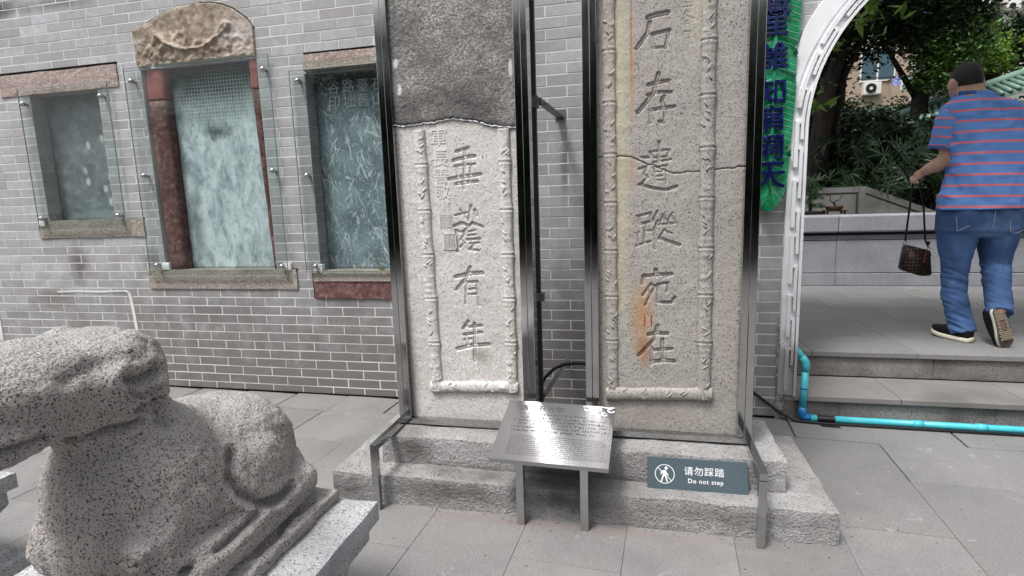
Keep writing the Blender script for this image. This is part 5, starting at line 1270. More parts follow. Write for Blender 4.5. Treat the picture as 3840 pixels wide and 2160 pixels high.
# short black hair over the back and top of the head
h = MB(); h.ell((3.893, .948, 2.118), (.095, .118, .122), None, 64, 56)
HC = Vector((3.893, .955, 2.107))
def hair_h(p):
    """height above the hairline"""
    line = 2.052 + .008 * mnoise.noise(p * 40)
    if p.y > .93: line += (p.y - .93) * .62
    if abs(p.x - 3.893) > .068 and .90 < p.y < .985: line += .05
    return p.z - line
hv = []
for p in h.v:
    d = (Vector(p) - Vector((3.893, .948, 2.118))).normalized(); q = HC + Vector((d.x * .0865, d.y * .1105, d.z * .1205))
    t = min(max(hair_h(q) / .045, 0), 1); k = 1.0 + .055 * t * (1 + .35 * mnoise.noise(q * 70))
    hv.append(HC + (q - HC) * k)
hf = [f for f in h.f if all(hair_h(hv[i]) > -.004 for i in f)]
link('hair', mesh_np('hair', hv, hf, M_hair, True), man)

def cloth(name, rings, n, mat, spacing, parent, z0=None, power=2.3, fold=0.0, seed=0, cap_ends=(False, False), u_off=0.0):
    """rings: (centre, axis_u, axis_v, v) ; uv.v counts stripe periods"""
    m = MB(); V = []; UVv = []
    for c, a, bb, vv_ in rings:
        c, a, bb = Vector(c), Vector(a), Vector(bb)
        for j in range(n):
            th = 2 * math.pi * j / n; cs, sn = math.cos(th), math.sin(th)
            cs2 = math.copysign(abs(cs) ** (2 / power), cs); sn2 = math.copysign(abs(sn) ** (2 / power), sn)
            p = c + a * cs2 + bb * sn2; nn = (a.normalized() * cs + bb.normalized() * sn)
            q = Vector((p.x * 8 + p.z * 4.2, p.y * 8, p.z * 4.0 - p.x * 3 + seed))
            f = fold * (mnoise.noise(q) + .5 * mnoise.noise(q * 2.3))
            rid = abs(mnoise.noise(Vector((p.x * 9 - p.z * 6, p.y * 8, p.z * 7 + p.x * 5 + seed))))
            f += fold * 1.2 * max(0, .25 - rid) * 2
            V.append(p + nn * f); UVv.append(vv_ + u_off * (p.x - 4.0))
    F = []
    R = len(rings)
    for i in range(R - 1):
        for j in range(n): F.append((i * n + j, i * n + (j + 1) % n, (i + 1) * n + (j + 1) % n, (i + 1) * n + j))
    me = mesh_np(name, V, F, mat, True)
    uvl = me.uv_layers.new(name='UVMap')
    for lp in me.loops: uvl.data[lp.index].uv = ((lp.vertex_index % n) / n, UVv[lp.vertex_index])
    o = link(name, me, parent); s_ = o.modifiers.new('thickness', 'SOLIDIFY'); s_.thickness = .005; s_.offset = -1
    return o
def interp(keys, m):
    out = []; ks = [k[0] for k in keys]
    for i in range(m + 1):
        t = ks[0] + (ks[-1] - ks[0]) * i / m
        for q in range(len(ks) - 1):
            if t <= ks[q + 1] + 1e-9: break
        f = (t - ks[q]) / (ks[q + 1] - ks[q]); f2 = f * f * (3 - 2 * f) * .5 + f * .5
        out.append((t, [a + (c - a) * f2 for a, c in zip(keys[q][1], keys[q + 1][1])]))
    return out
SP = 0.070
keys = [(1.246, (4.005, .85, .252, .172)), (1.36, (4.003, .85, .243, .178)), (1.46, (4.005, .85, .224, .178)), (1.60, (4.008, .86, .212, .17)), (1.72, (4.006, .87, .212, .165)), (1.83, (3.992, .885, .222, .150)),
        (1.90, (3.978, .895, .222, .130)), (1.94, (3.968, .90, .196, .112)), (1.97, (3.95, .905, .150, .100)), (1.995, (3.932, .91, .108, .092)), (2.02, (3.915, .917, .088, .09))]
rings = [((k[0], k[1], t), (k[2], 0, 0), (0, k[3], 0), (t - 1.262) / SP + .5) for t, k in interp(keys, 80)]
cloth('shirt', rings, 64, M_shirt, SP, man, fold=.026, seed=2, u_off=0.35)
m = MB(); m.loft([((3.915, .915, 2.008), (.091, 0, 0), (0, .093, 0)), ((3.905, .925, 2.04), (.084, 0, 0), (0, .09, .01))], 32, False); o = m.obj('collar', M_cuff, man, True); o.modifiers.new('thickness', 'SOLIDIFY').thickness = .006
for a, c, sd in (((3.800, .895, 1.905), (3.757, .915, 1.648), 1), ((4.165, .895, 1.905), (4.232, .955, 1.648), 5)):
    a, c = Vector(a), Vector(c); d = (c - a).normalized(); u = Vector((1, 0, 0)); u = (u - d * u.dot(d)).normalized(); v_ = d.cross(u)
    rr = []
    for i in range(27):
        t = i / 26; r_ = (.083 if t > .25 else .083 * (0.45 + .55 * math.sqrt(t / .25))) * (1 - .13 * t)
        rr.append((a + (c - a) * t - d * .015, u * r_, v_ * r_ * 1.05, (1 - t) * .262 / .060 + .5 - .28))
    cloth('sleeve', rr, 32, M_shirt, SP, man, fold=.008, seed=sd, power=2.0)
    m = MB(); m.loft([(c - d * .030, u * .0735, v_ * .0775), (c - d * .012, u * .073, v_ * .077)], 32, False); m.obj('cuff', M_cuff, man, True)
# jeans: hips and two legs grown into one garment
j = MB()
j.loft([((4.0, .85, 1.30), (.242, 0, 0), (0, .160, 0)), ((4.0, .85, 1.2), (.250, 0, 0), (0, .170, 0)), ((4.0, .855, 1.10), (.246, 0, 0), (0, .165, 0)), ((4.0, .86, 1.06), (.2, 0, 0), (0, .13, 0))], 28, True, 2.4)
def leg(keys):
    rg_ = []
    for i in range(len(keys) - 1):
        for q in range(6):
            f = q / 6; rg_.append([x + (y - x) * f for x, y in zip(keys[i], keys[i + 1])])
    rg_.append(list(keys[-1]))
    R = []
    for i, k in enumerate(rg_):
        c = Vector(k[:3]); d = (Vector(rg_[min(i + 1, len(rg_) - 1)][:3]) - Vector(rg_[max(i - 1, 0)][:3])).normalized()
        u = Vector((1, 0, 0)); u = (u - d * u.dot(d)).normalized(); v_ = d.cross(u)
        w_ = 1 + .012 * math.sin(i * 1.7) * (i > 10)
        R.append((c, u * k[3] * w_, v_ * k[3] * 1.08 * w_))
    j.loft(R, 24, True, 2.2)
leg([(3.885, .86, 1.14, .126), (3.880, .86, 1.0, .105), (3.884, .855, .85, .080), (3.894, .862, .65, .074), (3.926, .832, .48, .071), (3.943, .80, .385, .074)])
leg([(4.118, .86, 1.14, .126), (4.127, .87, 1.0, .105), (4.138, .88, .86, .081), (4.115, .80, .72, .075), (4.092, .715, .60, .073), (4.080, .675, .548, .076)])
me = remesh(j.mesh('src', M_jeans), 0.0095, 3, 0.5, 'jeans', M_jeans)
vc = np.empty(len(me.vertices) * 3, np.float32); me.vertices.foreach_get('co', vc); vc = vc.reshape(-1, 3); nr = np.empty_like(vc).reshape(-1); me.vertices.foreach_get('normal', nr); nr = nr.reshape(-1, 3)
for i in range(len(vc)):
    p = vc[i]; low = min(max((1.0 - p[2]) / .3, 0.15), 1); kn = math.exp(-((p[2] - .82) / .1) ** 2) + math.exp(-((p[2] - .45) / .12) ** 2)
    f = abs(mnoise.noise(Vector((p[0] * 5, p[1] * 5, p[2] * 30 + p[0] * 14)))) - .2
    f2 = mnoise.noise(Vector((p[0] * 11, p[1] * 11, p[2] * 9)))
    vc[i] += nr[i] * (-.020 * f * low * (.5 + kn * .7) + .006 * f2)
me.vertices.foreach_set('co', vc.reshape(-1)); me.update(); jo = link('jeans', me, man)
m = MB(); m.tube([(3.87, .70, 1.14), (3.80, .695, 1.105), (3.79, .70, 1.2)], .0022, 5); m.tube([(4.09, .695, 1.2), (4.1, .69, 1.10), (4.13, .685, 1.085), (4.2, .70, 1.115), (4.205, .71, 1.2)], .0022, 5); m.tube([(4.0, .682, 1.24), (4.0, .69, 1.12)], .002, 5); m.obj('stitching', M_stitch, jo)
# shoes
def shoe(T, name_seed, planted):
    """local: x across, y toe-ward, z up; sole bottom at z=0, heel at y=0"""
    s = root  # noqa
    sh = [(0.0, .030, .0), (.02, .041, 0), (.07, .040, 0), (.13, .044, .0), (.19, .050, .004), (.235, .044, .012), (.262, .026, .022)]
    up = MB(); R = []
    hts = [.080, .095, .105, .098, .066, .050, .036]
    for (y, w_, z0), hh in zip(sh, hts): R.append((T @ Vector((0, y, .026 + z0 + hh * .42)), T.to_3x3() @ Vector((w_ * .93, 0, 0)), T.to_3x3() @ Vector((0, 0, hh * .5))))
    o = up.loft(R, 22, True, 2.6).obj('shoe', M_shoe, man, True)
    so_ = MB(); R = []
    for y, w_, z0 in [(-.012, .018, .008)] + sh + [(.272, .012, .026)]: R.append((T @ Vector((0, y, .016 + z0)), T.to_3x3() @ Vector((w_ * 1.06, 0, 0)), T.to_3x3() @ Vector((0, 0, .017))))
    so_.loft(R, 22, True, 4.0).obj('midsole', M_sole, o, True)
    tr = MB(); R = []
    for y, w_, z0 in [(-.010, .018, .006)] + sh + [(.270, .012, .024)]: R.append((T @ Vector((0, y, .0015 + z0)), T.to_3x3() @ Vector((w_ * 1.02, 0, 0)), T.to_3x3() @ Vector((0, 0, .0035))))
    tr.loft(R, 22, True, 4.0).obj('outsole', M_tread2, o, True)
    if not planted:
        st_ = MB(); rg_ = random.Random(2)
        for a in range(-3, 4):
            for bq in range(0, 19):
                x, y = a * .0125 + (bq % 2) * .006, .012 + bq * .0122
                wmx = .034 if y < .15 else .042
                if abs(x) > wmx or (.085 < y < .15 and abs(x) < .018) or y > .21: continue
                c = T @ Vector((x, y, -.004)); ax = T.to_3x3() @ Vector((0, 0, -1))
                st_.tube([c - ax * .003, c + ax * .003], .0048, 6)
        st_.obj('tread_stud', M_studs, o)['kind'] = 'stuff'
        m = MB(); m.add([T @ Vector(p) for p in ((-.010, .09, -.0025), (.010, .09, -.0025), (.009, .145, -.0025), (-.009, .145, -.0025))], [(0, 1, 2, 3)]); m.obj('sole_insert', M_insert, o)
    return o
T1 = Matrix.Translation((3.956, .735, .330)) @ Matrix.Rotation(math.radians(26), 4, 'Z')
shoe(T1, 1, True)
yv = (Vector((4.112, .625, .345)) - Vector((4.048, .665, .592))).normalized(); zv = Vector((-.20, .93, -.08)); zv = (zv - yv * zv.dot(yv)).normalized(); xv = yv.cross(zv)
T2 = Matrix.Translation((4.048, .640, .592)) @ Matrix((xv, yv, zv)).transposed().to_4x4()
shoe(T2, 2, False)

# handbag held by its strap
bag = root('handbag', (3.72, 1.05, .75), 'small dark brown patterned handbag dangling from its thin black strap', 'bag')
m = MB()
prof = [(3.632, .985), (3.803, .935), (3.824, .760), (3.752, .755), (3.614, .806)]
m.prism(prof, 'y', 1.022, 1.078); bm = bmesh.new()
tmp = m.mesh('t', M_bag); bm.from_mesh(tmp); bmesh.ops.recalc_face_normals(bm, faces=bm.faces[:]); bmesh.ops.bevel(bm, geom=bm.edges[:], offset=.009, segments=3, affect='EDGES'); mm = MB().addbm(bm); mm.obj('bag_body', M_bag, bag, True)
MB().tube([(3.630, 1.05, .988), (3.72, 1.05, .965), (3.805, 1.05, .938), (3.815, 1.045, .905)], .0045, 6).obj('zip', M_strap, bag)
MB().prism([(3.768, .945), (3.778, .943), (3.764, .855), (3.752, .857)], 'y', 1.014, 1.021).obj('zip_pull', M_copper, bag)
for x, z in ((3.640, 1.0), (3.797, .955)):
    pts = [(x + .010 * math.cos(a), 1.05, z + .014 * math.sin(a)) for a in np.linspace(0, 2 * math.pi, 15)]
    MB().tube(pts, .0028, 6, False).obj('ring', M_brass, bag, True)
def strap(pts, w_):
    m = MB()
    for a, c in zip(pts[:-1], pts[1:]):
        m.box(-.5, .5, -.5, .5, -.5, .5); k = len(m.v) - 8
        a, c = Vector(a), Vector(c); d = c - a; u = Vector((1, 0, 0)); v_ = Vector((0, 1, 0))
        for q in range(k, k + 8):
            p = m.v[q]; m.v[q] = tuple(a + d * (p[2] + .5) + u * p[0] * w_ + v_ * p[1] * .004)
    m.obj('strap', M_strap, bag)
strap([(3.641, 1.05, 1.012), (3.652, 1.05, 1.22), (3.664, 1.048, 1.46)], .013)
strap([(3.796, 1.05, .967), (3.772, 1.052, 1.02), (3.745, 1.05, 1.25), (3.700, 1.046, 1.455)], .012)
MB().box(3.785, 3.803, 1.045, 1.055, .985, 1.01, .002).obj('strap_keeper', M_strap, bag)
# ------------------------------------------------------------------ garden behind the archway
gw = root('garden_wall', (4.8, 3.4, .33), 'low blue-grey granite garden wall with a thick coping, behind the walking man', 'wall')
x0 = 1.8
for a, b_ in zip([1.8, 3.9, 5.73, 7.6], [3.9, 5.73, 7.6, 9.5]):
    MB().box(a + .002, b_ - .002, 3.315, 3.5, 0.33, 0.468, .004).obj('base_course', M_gardenstone, gw)
    MB().box(a + .002, b_ - .002, 3.335, 3.5, 0.476, 0.842, .004).obj('wall_panel', M_gardenstone, gw)
    MB().box(a + .002, b_ - .002, 3.335, 3.5, 0.850, 0.900, .003).obj('wall_band', M_gardenstone, gw)
    MB().box(a + .0015, b_ - .0015, 3.285, 3.60, 0.935, 1.125, .018).obj('coping', M_gardenstone, gw)
MB().box(1.8, 9.5, 3.355, 3.55, 0.34, 0.93).obj('wall_core', M_groove, gw)
bed = structure(MB().box(1.0, 26, 3.45, 60, -0.3, 1.10).obj('garden_soil', M_soil))
par = root('parapet', (4.3, 4.2, 1.1), 'pale concrete parapet with dark outline grooves, stepping down behind the bonsai pots', 'parapet')
MB().box(2.6, 4.385, 4.2, 4.32, 1.05, 1.44).obj('level_panel', M_parapet, par)
MB().box(4.388, 4.462, 4.185, 4.33, 1.05, 1.445).obj('pier', M_parapet, par)
MB().prism([(4.465, 1.05), (6.2, .70), (6.2, .72), (4.465, 1.44)], 'y', 4.2, 4.32).obj('sloping_panel', M_parapet, par)
m = MB(); m.box(2.7, 4.37, 4.193, 4.21, 1.362, 1.374); m.box(4.362, 4.374, 4.192, 4.21, 1.12, 1.374); m.obj('groove', M_groove, par)
m = MB(); m.prism([(4.47, 1.362), (5.3, 1.018), (5.3, 1.006), (4.47, 1.350)], 'y', 4.193, 4.21); m.obj('groove', M_groove, par)

def leaf_quads(P, size, rg, up=0.4, asp=0.45, droop=None):
    """one bent-free leaf quad per point: diamond, random facing"""
    n = len(P); d = rg.normal(size=(n, 3)); d[:, 2] = d[:, 2] * 0.6 + (droop if droop is not None else -.1); d /= np.linalg.norm(d, axis=1)[:, None]
    u = rg.normal(size=(n, 3)); u[:, 2] += 0; u = np.cross(d, u); u /= np.linalg.norm(u, axis=1)[:, None] + 1e-9
    s = size * rg.uniform(.6, 1.3, n)[:, None]
    return np.stack([P - d * s * .5, P + u * s * asp * .5 - d * s * .05, P + d * s * .5, P - u * s * asp * .5 - d * s * .05], 1)
def blob_points(centres, rg, n, hollow=.55):
    out = []
    tot = sum(c[1][0] * c[1][1] * c[1][2] for c in centres) ** 1
    for c, r in centres:
        k = max(8, int(n * (r[0] * r[1] * r[2]) / tot)); d = rg.normal(size=(k, 3)); d /= np.linalg.norm(d, axis=1)[:, None]
        rad = hollow + (1 - hollow) * rg.random(k) ** .6
        out.append(np.array(c) + d * rad[:, None] * np.array(r))
    return np.concatenate(out)
def clump_crown(centres, n, size, seed, per=26, spread=.16, hollow=.5, asp=.45, droop=None):
    rg = np.random.default_rng(seed); k = max(1, n // per)
    cp = blob_points(centres, rg, k, hollow); P = np.repeat(cp, per, 0) + rg.normal(size=(len(cp) * per, 3)) * spread
    return leaf_quads(P, size, rg, asp=asp, droop=droop)
def trunk_mesh(pts, rad, limbs, seed=0):
    m = MB(); m.tube(pts, rad, 12)
    for a, b_, r0 in limbs:
        a, b_ = Vector(a), Vector(b_); mid = (a + b_) * .5 + Vector((mnoise.noise(a * 3) * .2, mnoise.noise(b_ * 3) * .2, .12))
        m.tube([a, mid, b_], [r0, r0 * .7, r0 * .3], 8)
    return m
def tree(loc, label, tpts, trad, limbs, crowns, mat, n, size, seed, group='trees beyond the archway', spread=.16, hollow=.5, cat='tree'):
    t = root('garden_tree', loc, label, cat, group)
    trunk_mesh(tpts, trad, limbs).obj('trunk', M_bark, t, True)
    link('crown', quads_np('crown', clump_crown(crowns, n, size, seed, spread=spread, hollow=hollow), mat), t)
    return t
tree((4.45, 6.0, 1.1), 'big dark leaning tree with two thick trunks seen through the left of the archway', [(4.36, 6, 1.0), (4.40, 6, 2.0), (4.50, 6, 3.0), (4.9, 6.1, 4.2), (5.3, 6.2, 5.4)], [.20, .15, .12, .09, .06],
     [((4.55, 6, 2.3), (5.0, 6.1, 3.7), .09), ((4.6, 6, 2.9), (4.0, 6.3, 4.5), .08), ((5.0, 6.1, 4.4), (6.2, 6.6, 5.6), .06)],
     [((5.0, 6.4, 4.3), (1.3, 1.0, .9)), ((6.0, 6.8, 4.6), (1.1, 1.0, .9)), ((4.2, 6.6, 4.2), (.9, .9, 1.3)), ((5.5, 6.6, 5.6), (1.6, 1.2, .9)), ((5.3, 6.5, 3.95), (.75, .5, .42)), ((4.25, 7.2, 2.6), (.5, .5, .9)), ((4.6, 3.9, 4.9), (2.3, 1.4, .6)), ((7.6, 4.6, 5.2), (2.0, 1.5, .6)), ((4.5, 7.2, 3.2), (.3, .4, .7))], M_leafdark, 62000, .095, 31)  # two wide crowns over the passage are unseen, added to shade the landing
tree((7.6, 10.5, 1.1), 'leafy green tree behind the head of the walking man', [(7.6, 10.5, 1.0), (7.6, 10.5, 3.5), (7.8, 10.6, 6.5)], [.2, .15, .06], [((7.6, 10.5, 3.2), (6.6, 10.3, 4.8), .07), ((7.6, 10.5, 3.6), (8.0, 10.3, 4.8), .06)],
     [((8.0, 10.3, 4.4), (.7, .7, .65)), ((7.7, 10.2, 5.0), (.7, .7, .6)), ((6.9, 10.4, 5.3), (1.1, .9, .7)), ((7.4, 10.4, 5.8), (1.1, 1, .7)), ((7.9, 10.1, 3.75), (.5, .5, .3))], M_leafmid, 30000, .10, 37)
tree((9.9, 12.5, 1.1), 'bright green tree in front of the white apartment block, top right of the archway', [(9.9, 12.5, 1.0), (9.9, 12.5, 4), (9.8, 12.5, 7)], [.16, .12, .05], [((9.9, 12.5, 4), (9.0, 12.3, 5.4), .06)],
     [((8.95, 12.0, 5.0), (.40, .4, .55)), ((8.7, 12.1, 5.9), (.5, .5, .5)), ((9.5, 12.1, 4.5), (.45, .4, .28)), ((9.8, 12.1, 4.25), (.35, .3, .2))], M_leafbright, 7000, .10, 41)
tree((12.2, 13.5, 1.1), 'dark branch of a tree reaching in at the top right corner of the photo', [(12.6, 13.5, 1.0), (12.4, 13.5, 4), (12.0, 13.4, 7)], [.2, .15, .06], [((12.4, 13.5, 4.2), (10.8, 13.4, 4.8), .05)],
     [((10.75, 13.4, 4.85), (.35, .3, .5)), ((10.45, 13.4, 4.3), (.4, .3, .2)), ((11.4, 13.2, 5.2), (.5, .5, .5))], M_leafdark, 12000, .11, 43)
tree((7.2, 15.0, 1.1), 'feathery dark conifer beside the beige building', [(7.4, 15, 1), (7.4, 15, 5), (7.4, 15, 7)], [.2, .14, .05], [], [((9.75, 14.6, 4.2), (.6, .5, 1.1)), ((9.7, 14.6, 5.5), (.8, .6, .6)), ((8.9, 14.6, 3.3), (.8, .6, .45)), ((7.3, 14.8, 3.45), (1.1, .6, .45)), ((6.6, 14.8, 4.6), (.5, .5, 1.2)), ((7.6, 14.8, 6.6), (2.2, .8, .7))], M_leafdark, 22000, .12, 47)
# dark understory bushes
def bush(loc, r, label, mat, n, size, seed):
    t = root('bush', (loc[0], loc[1], 1.1), label, 'bush', 'bushes beyond the garden wall')
    MB().tube([(loc[0], loc[1], 1.05), (loc[0] + .05, loc[1], loc[2])], [.05, .02], 8).obj('stem', M_bark, t)
    link('foliage', quads_np('foliage', clump_crown([(loc, r)], n, size, seed, spread=.12, hollow=.35), mat), t)
bush((4.9, 7.4, 1.8), (1.0, .6, .85), 'dark bush in deep shade at the foot of the leaning tree', M_leafdark, 5000, .12, 51)
bush((6.3, 8.6, 2.05), (1.2, .6, .7), 'dark rounded bush under the beige building', M_leafdark, 6000, .13, 53)
bush((7.7, 9.2, 1.9), (1.3, .6, .8), 'dark bush below the green tiled roof', M_leafdark, 6000, .13, 55)
bush((9.6, 10.2, 2.1), (1.5, .6, 1.0), 'dark bush behind the right shoulder of the man', M_leafdark, 6000, .13, 57)
# lady palms: fan fronds on thin canes
def frond_mesh(seed):
    rg = random.Random(seed); Q = []
    nb = rg.randint(7, 10)
    for i in range(nb):
        a = math.radians(-105 + 210 * i / (nb - 1) + rg.uniform(-6, 6)); L_ = .20 * rg.uniform(.8, 1.15); w_ = .0115
        d = Vector((math.sin(a), 0, math.cos(a))); side = Vector((d.z, 0, -d.x)); dr = .5 * abs(math.sin(a / 2)) + .25
        p = [Vector((0, 0, 0)), d * L_ * .45 + Vector((0, .02, -.02 * dr)), d * L_ * .8 + Vector((0, .05, -.07 * dr)), d * L_ + Vector((0, .075, -.15 * dr))]
        ww = [.003, w_, w_ * .85, .002]
        for k in range(3): Q.append([p[k] + side * ww[k], p[k] - side * ww[k], p[k + 1] - side * ww[k + 1], p[k + 1] + side * ww[k + 1]])
    return quads_np('frond', np.array([[tuple(v_) for v_ in q] for q in Q], float), M_palm)
fronds = [frond_mesh(s_) for s_ in range(6)]
rg = random.Random(5)
palm_lab = ['lady palm clump with fan fronds above the sloping parapet', 'lady palm clump left of the hand of the man', 'tall lady palm clump below the green roof edge', 'lady palm clump leaning over the parapet beside the bonsai', 'lady palm clump half hidden by the striped shirt', 'lady palm clump in the shade behind the level parapet']
for k, (x, y, h_, n_) in enumerate([(5.35, 4.85, .85, 30), (5.75, 5.3, 1.05, 30), (5.2, 5.6, 1.1, 30), (4.8, 4.75, .62, 22), (6.3, 5.0, 1.05, 26), (4.6, 5.3, .7, 16)]):
    p = root('lady_palm', (x, y, 1.1), palm_lab[k], 'palm', 'lady palms behind the parapet')
    cm = MB()
    for q in range(n_):
        fx, fy = x + rg.gauss(0, .34), y + rg.gauss(0, .22); fz = 1.1 + h_ * (.22 + .85 * rg.random())
        if q % 3 == 0: cm.tube([(x + rg.uniform(-.2, .2), y, 1.05), (fx, fy + .05, fz - .1), (fx, fy, fz)], [.011, .007, .004], 5)
        o = bpy.data.objects.new('frond', fronds[q % 6]); COL.objects.link(o); o.parent = p
        o.location = (fx - x, fy - y, fz - 1.1); s_ = rg.uniform(.85, 1.35); o.scale = (s_, s_, s_)
        o.rotation_euler = (rg.uniform(-.5, 1.0), rg.uniform(-1.0, 1.0), rg.uniform(-2.2, 2.2) + math.pi)
    cm.obj('cane', M_bark, p, True)
# bonsai
bo = root('bonsai', (3.73, 3.80, 1.125), 'small tiered pine bonsai in a dark tray, close to the white archway', 'bonsai')
MB().box(3.60, 3.86, 3.72, 3.90, 1.126, 1.165, .008).obj('tray', M_darkwood, bo)
MB().tube([(3.73, 3.8, 1.16), (3.745, 3.8, 1.22), (3.715, 3.8, 1.30), (3.735, 3.8, 1.40), (3.73, 3.8, 1.5)], [.018, .015, .011, .008, .004], 8).obj('trunk', M_bark, bo, True)
link('foliage', quads_np('foliage', clump_crown([((3.80, 3.8, 1.225), (.10, .08, .022)), ((3.66, 3.8, 1.27), (.10, .08, .022)), ((3.78, 3.8, 1.325), (.10, .08, .024)), ((3.68, 3.8, 1.39), (.12, .08, .028)), ((3.76, 3.8, 1.44), (.11, .08, .028)), ((3.71, 3.8, 1.51), (.10, .08, .03))], 3600, .03, 61, per=12, spread=.012, asp=.2), M_pine), bo)
bo = root('bonsai', (3.98, 3.75, 1.125), 'bare twisted bonsai in an oval brown pot on a black stand', 'bonsai')
m = MB(); m.box(3.87, 4.10, 3.67, 3.83, 1.158, 1.172, .003)
for x in (3.885, 4.07):
    for y in (3.685, 3.80): m.box(x, x + .018, y, y + .018, 1.1255, 1.158)
m.obj('stand', M_darkwood, bo)
MB().loft([((3.98, 3.75, 1.173), (.075, 0, 0), (0, .05, 0)), ((3.98, 3.75, 1.19), (.093, 0, 0), (0, .062, 0)), ((3.98, 3.75, 1.215), (.098, 0, 0), (0, .066, 0)), ((3.98, 3.75, 1.222), (.104, 0, 0), (0, .07, 0))], 24).obj('pot', M_pot, bo, True)
m = MB(); m.tube([(3.985, 3.75, 1.215), (3.98, 3.75, 1.245), (3.965, 3.75, 1.262), (3.93, 3.75, 1.285), (3.935, 3.75, 1.34), (3.93, 3.75, 1.36)], [.015, .011, .008, .006, .004, .002], 7)
m.tube([(3.975, 3.75, 1.25), (3.99, 3.75, 1.285), (4.02, 3.75, 1.285), (4.05, 3.75, 1.32), (4.075, 3.75, 1.38)], [.009, .006, .005, .004, .0015], 7); m.tube([(3.93, 3.75, 1.345), (3.90, 3.75, 1.35), (3.88, 3.75, 1.335)], [.003, .0025, .001], 5); m.tube([(4.05, 3.75, 1.32), (4.055, 3.75, 1.36)], [.003, .001], 5)
m.obj('trunk', M_bark, bo, True)
# overhanging bright branch near the arch
br = root('overhanging_branch', (2.75, 1.6, 2.9), 'overhanging branch with long fresh green leaves inside the top left of the archway', 'branch')
m = MB(); tw = [[(2.55, 1.4, 2.95), (2.9, 1.2, 2.84), (3.25, 1.05, 2.72), (3.5, 1.0, 2.66)], [(2.9, 1.2, 2.84), (3.05, 1.05, 2.6), (3.08, 1.0, 2.42)], [(2.55, 1.35, 2.7), (2.85, 1.1, 2.42), (3.0, 1.0, 2.30)], [(2.5, 1.3, 2.4), (2.8, 1.1, 2.2), (3.02, 1.0, 2.10), (2.97, .98, 1.98)], [(3.2, 1.06, 2.74), (3.26, 1.0, 2.6), (3.28, .99, 2.5)]]
for t_ in tw: m.tube(t_, [.010, .006, .004, .002][:len(t_)], 6)
m.obj('twig', M_bark, br, True)
rgn = np.random.default_rng(71); P = []
for t_ in tw:
    for a, b_ in zip(t_[:-1], t_[1:]):
        for f in np.linspace(.15, 1, 7): P.append(np.array(a) + (np.array(b_) - np.array(a)) * f + rgn.normal(size=3) * .03)
P = np.array(P); link('foliage', quads_np('foliage', leaf_quads(np.repeat(P, 2, 0) + rgn.normal(size=(len(P) * 2, 3)) * .035, .115, rgn, asp=.32, droop=-.25), M_leafbright), br)
for x, y, a in ((4.55, 2.98, .3), (4.87, 2.25, 1.2)):
    tag(MB().prism([(-.05, 0), (-.02, .012), (.02, .013), (.055, 0), (.02, -.012), (-.02, -.010)], 'z', 0.3315, .3335).obj('leaf', M_yellowleaf, loc=(x, y, 0)), 'yellow-green fallen leaf near the garden wall foot' if y > 2.5 else 'yellow-green fallen leaf on the paving beside the legs of the man', 'leaf')
# pavilion with green tiled roof
pv = root('pavilion', (9.0, 12, 1.1), 'pavilion with a sloping pale green tiled roof behind the man', 'pavilion')
V = [(6.95, 10.0, 2.62), (10.6, 10.0, 3.75), (10.6, 10.9, 4.0), (7.4, 10.9, 2.95)]
m = MB(); a, b_, c_, d_ = [Vector(v_) for v_ in V]
m.add([a, b_, c_, d_] + [v_ - Vector((0, 0, .09)) for v_ in (a, b_, c_, d_)], [(0, 1, 2, 3), (7, 6, 5, 4), (0, 4, 5, 1), (1, 5, 6, 2), (2, 6, 7, 3), (3, 7, 4, 0)]); m.obj('roof', M_greenroof, pv)
m = MB()
for i in range(26):
    f = (i + .5) / 26; m.tube([a + (b_ - a) * f + Vector((0, -.02, .02)), d_ + (c_ - d_) * f + Vector((0, 0, .02))], .045, 8)
m.obj('roof_tile', M_greenroof, pv, True)
MB().tube([d_ + Vector((-.1, 0, .05)), c_ + Vector((0, 0, .05))], .09, 8).obj('ridge', M_greenroof, pv, True)
MB().box(8.0, 10.6, 10.95, 11.5, 1.1, 2.85).obj('wall', M_beige, pv)
for x in (7.9, 9.6): MB().tube([(x, 10.4, 1.1), (x, 10.4, 3.0)], .09, 12).obj('column', M_darkwood, pv, True)
# beige building with laundry
bd = root('apartment_building', (8.5, 22, 0), 'beige apartment building with laundry rail and green ledge, seen between the trees', 'building')
MB().box(3.0, 12.02, 22.0, 27, 0, 9.5).obj('wall', M_beige, bd)
MB().box(2.9, 12.15, 21.6, 22.0, 4.40, 4.56).obj('ledge', M_greenroof, bd); MB().box(2.9, 12.15, 21.7, 22.0, 4.30, 4.398).obj('ledge', M_acwhite, bd)
for x in (10.2, 8.3, 6.4):
    w_ = MB().box(x, x + 1.25, 21.94, 22.0, 5.62, 6.9).obj('window_frame', M_acwhite, bd)
    for q in (0, 1): MB().box(x + .06 + q * .6, x + .59 + q * .6, 21.93, 21.945, 5.68, 6.84).obj('pane', M_window, w_)
MB().box(9.9, 12.0, 21.3, 21.34, 5.62, 5.66).obj('laundry_rail', M_groove, bd)
for x in (10.0, 11.2, 11.95): MB().box(x, x + .03, 21.3, 22.0, 5.6, 5.63).obj('bracket', M_groove, bd)
ac = root('air_conditioner', (10.66, 21.75, 5.1), 'white air conditioner box with black fan on the beige building', 'air conditioner')
MB().box(10.30, 10.92, 21.7, 21.98, 5.10, 5.56, .02).obj('casing', M_acwhite, ac); MB().tube([(10.55, 21.70, 5.33), (10.55, 21.685, 5.33)], .19, 24).obj('fan_grille', M_black, ac); MB().tube([(10.55, 21.684, 5.33), (10.55, 21.67, 5.33)], .06, 14).obj('fan_hub', M_acwhite, ac)
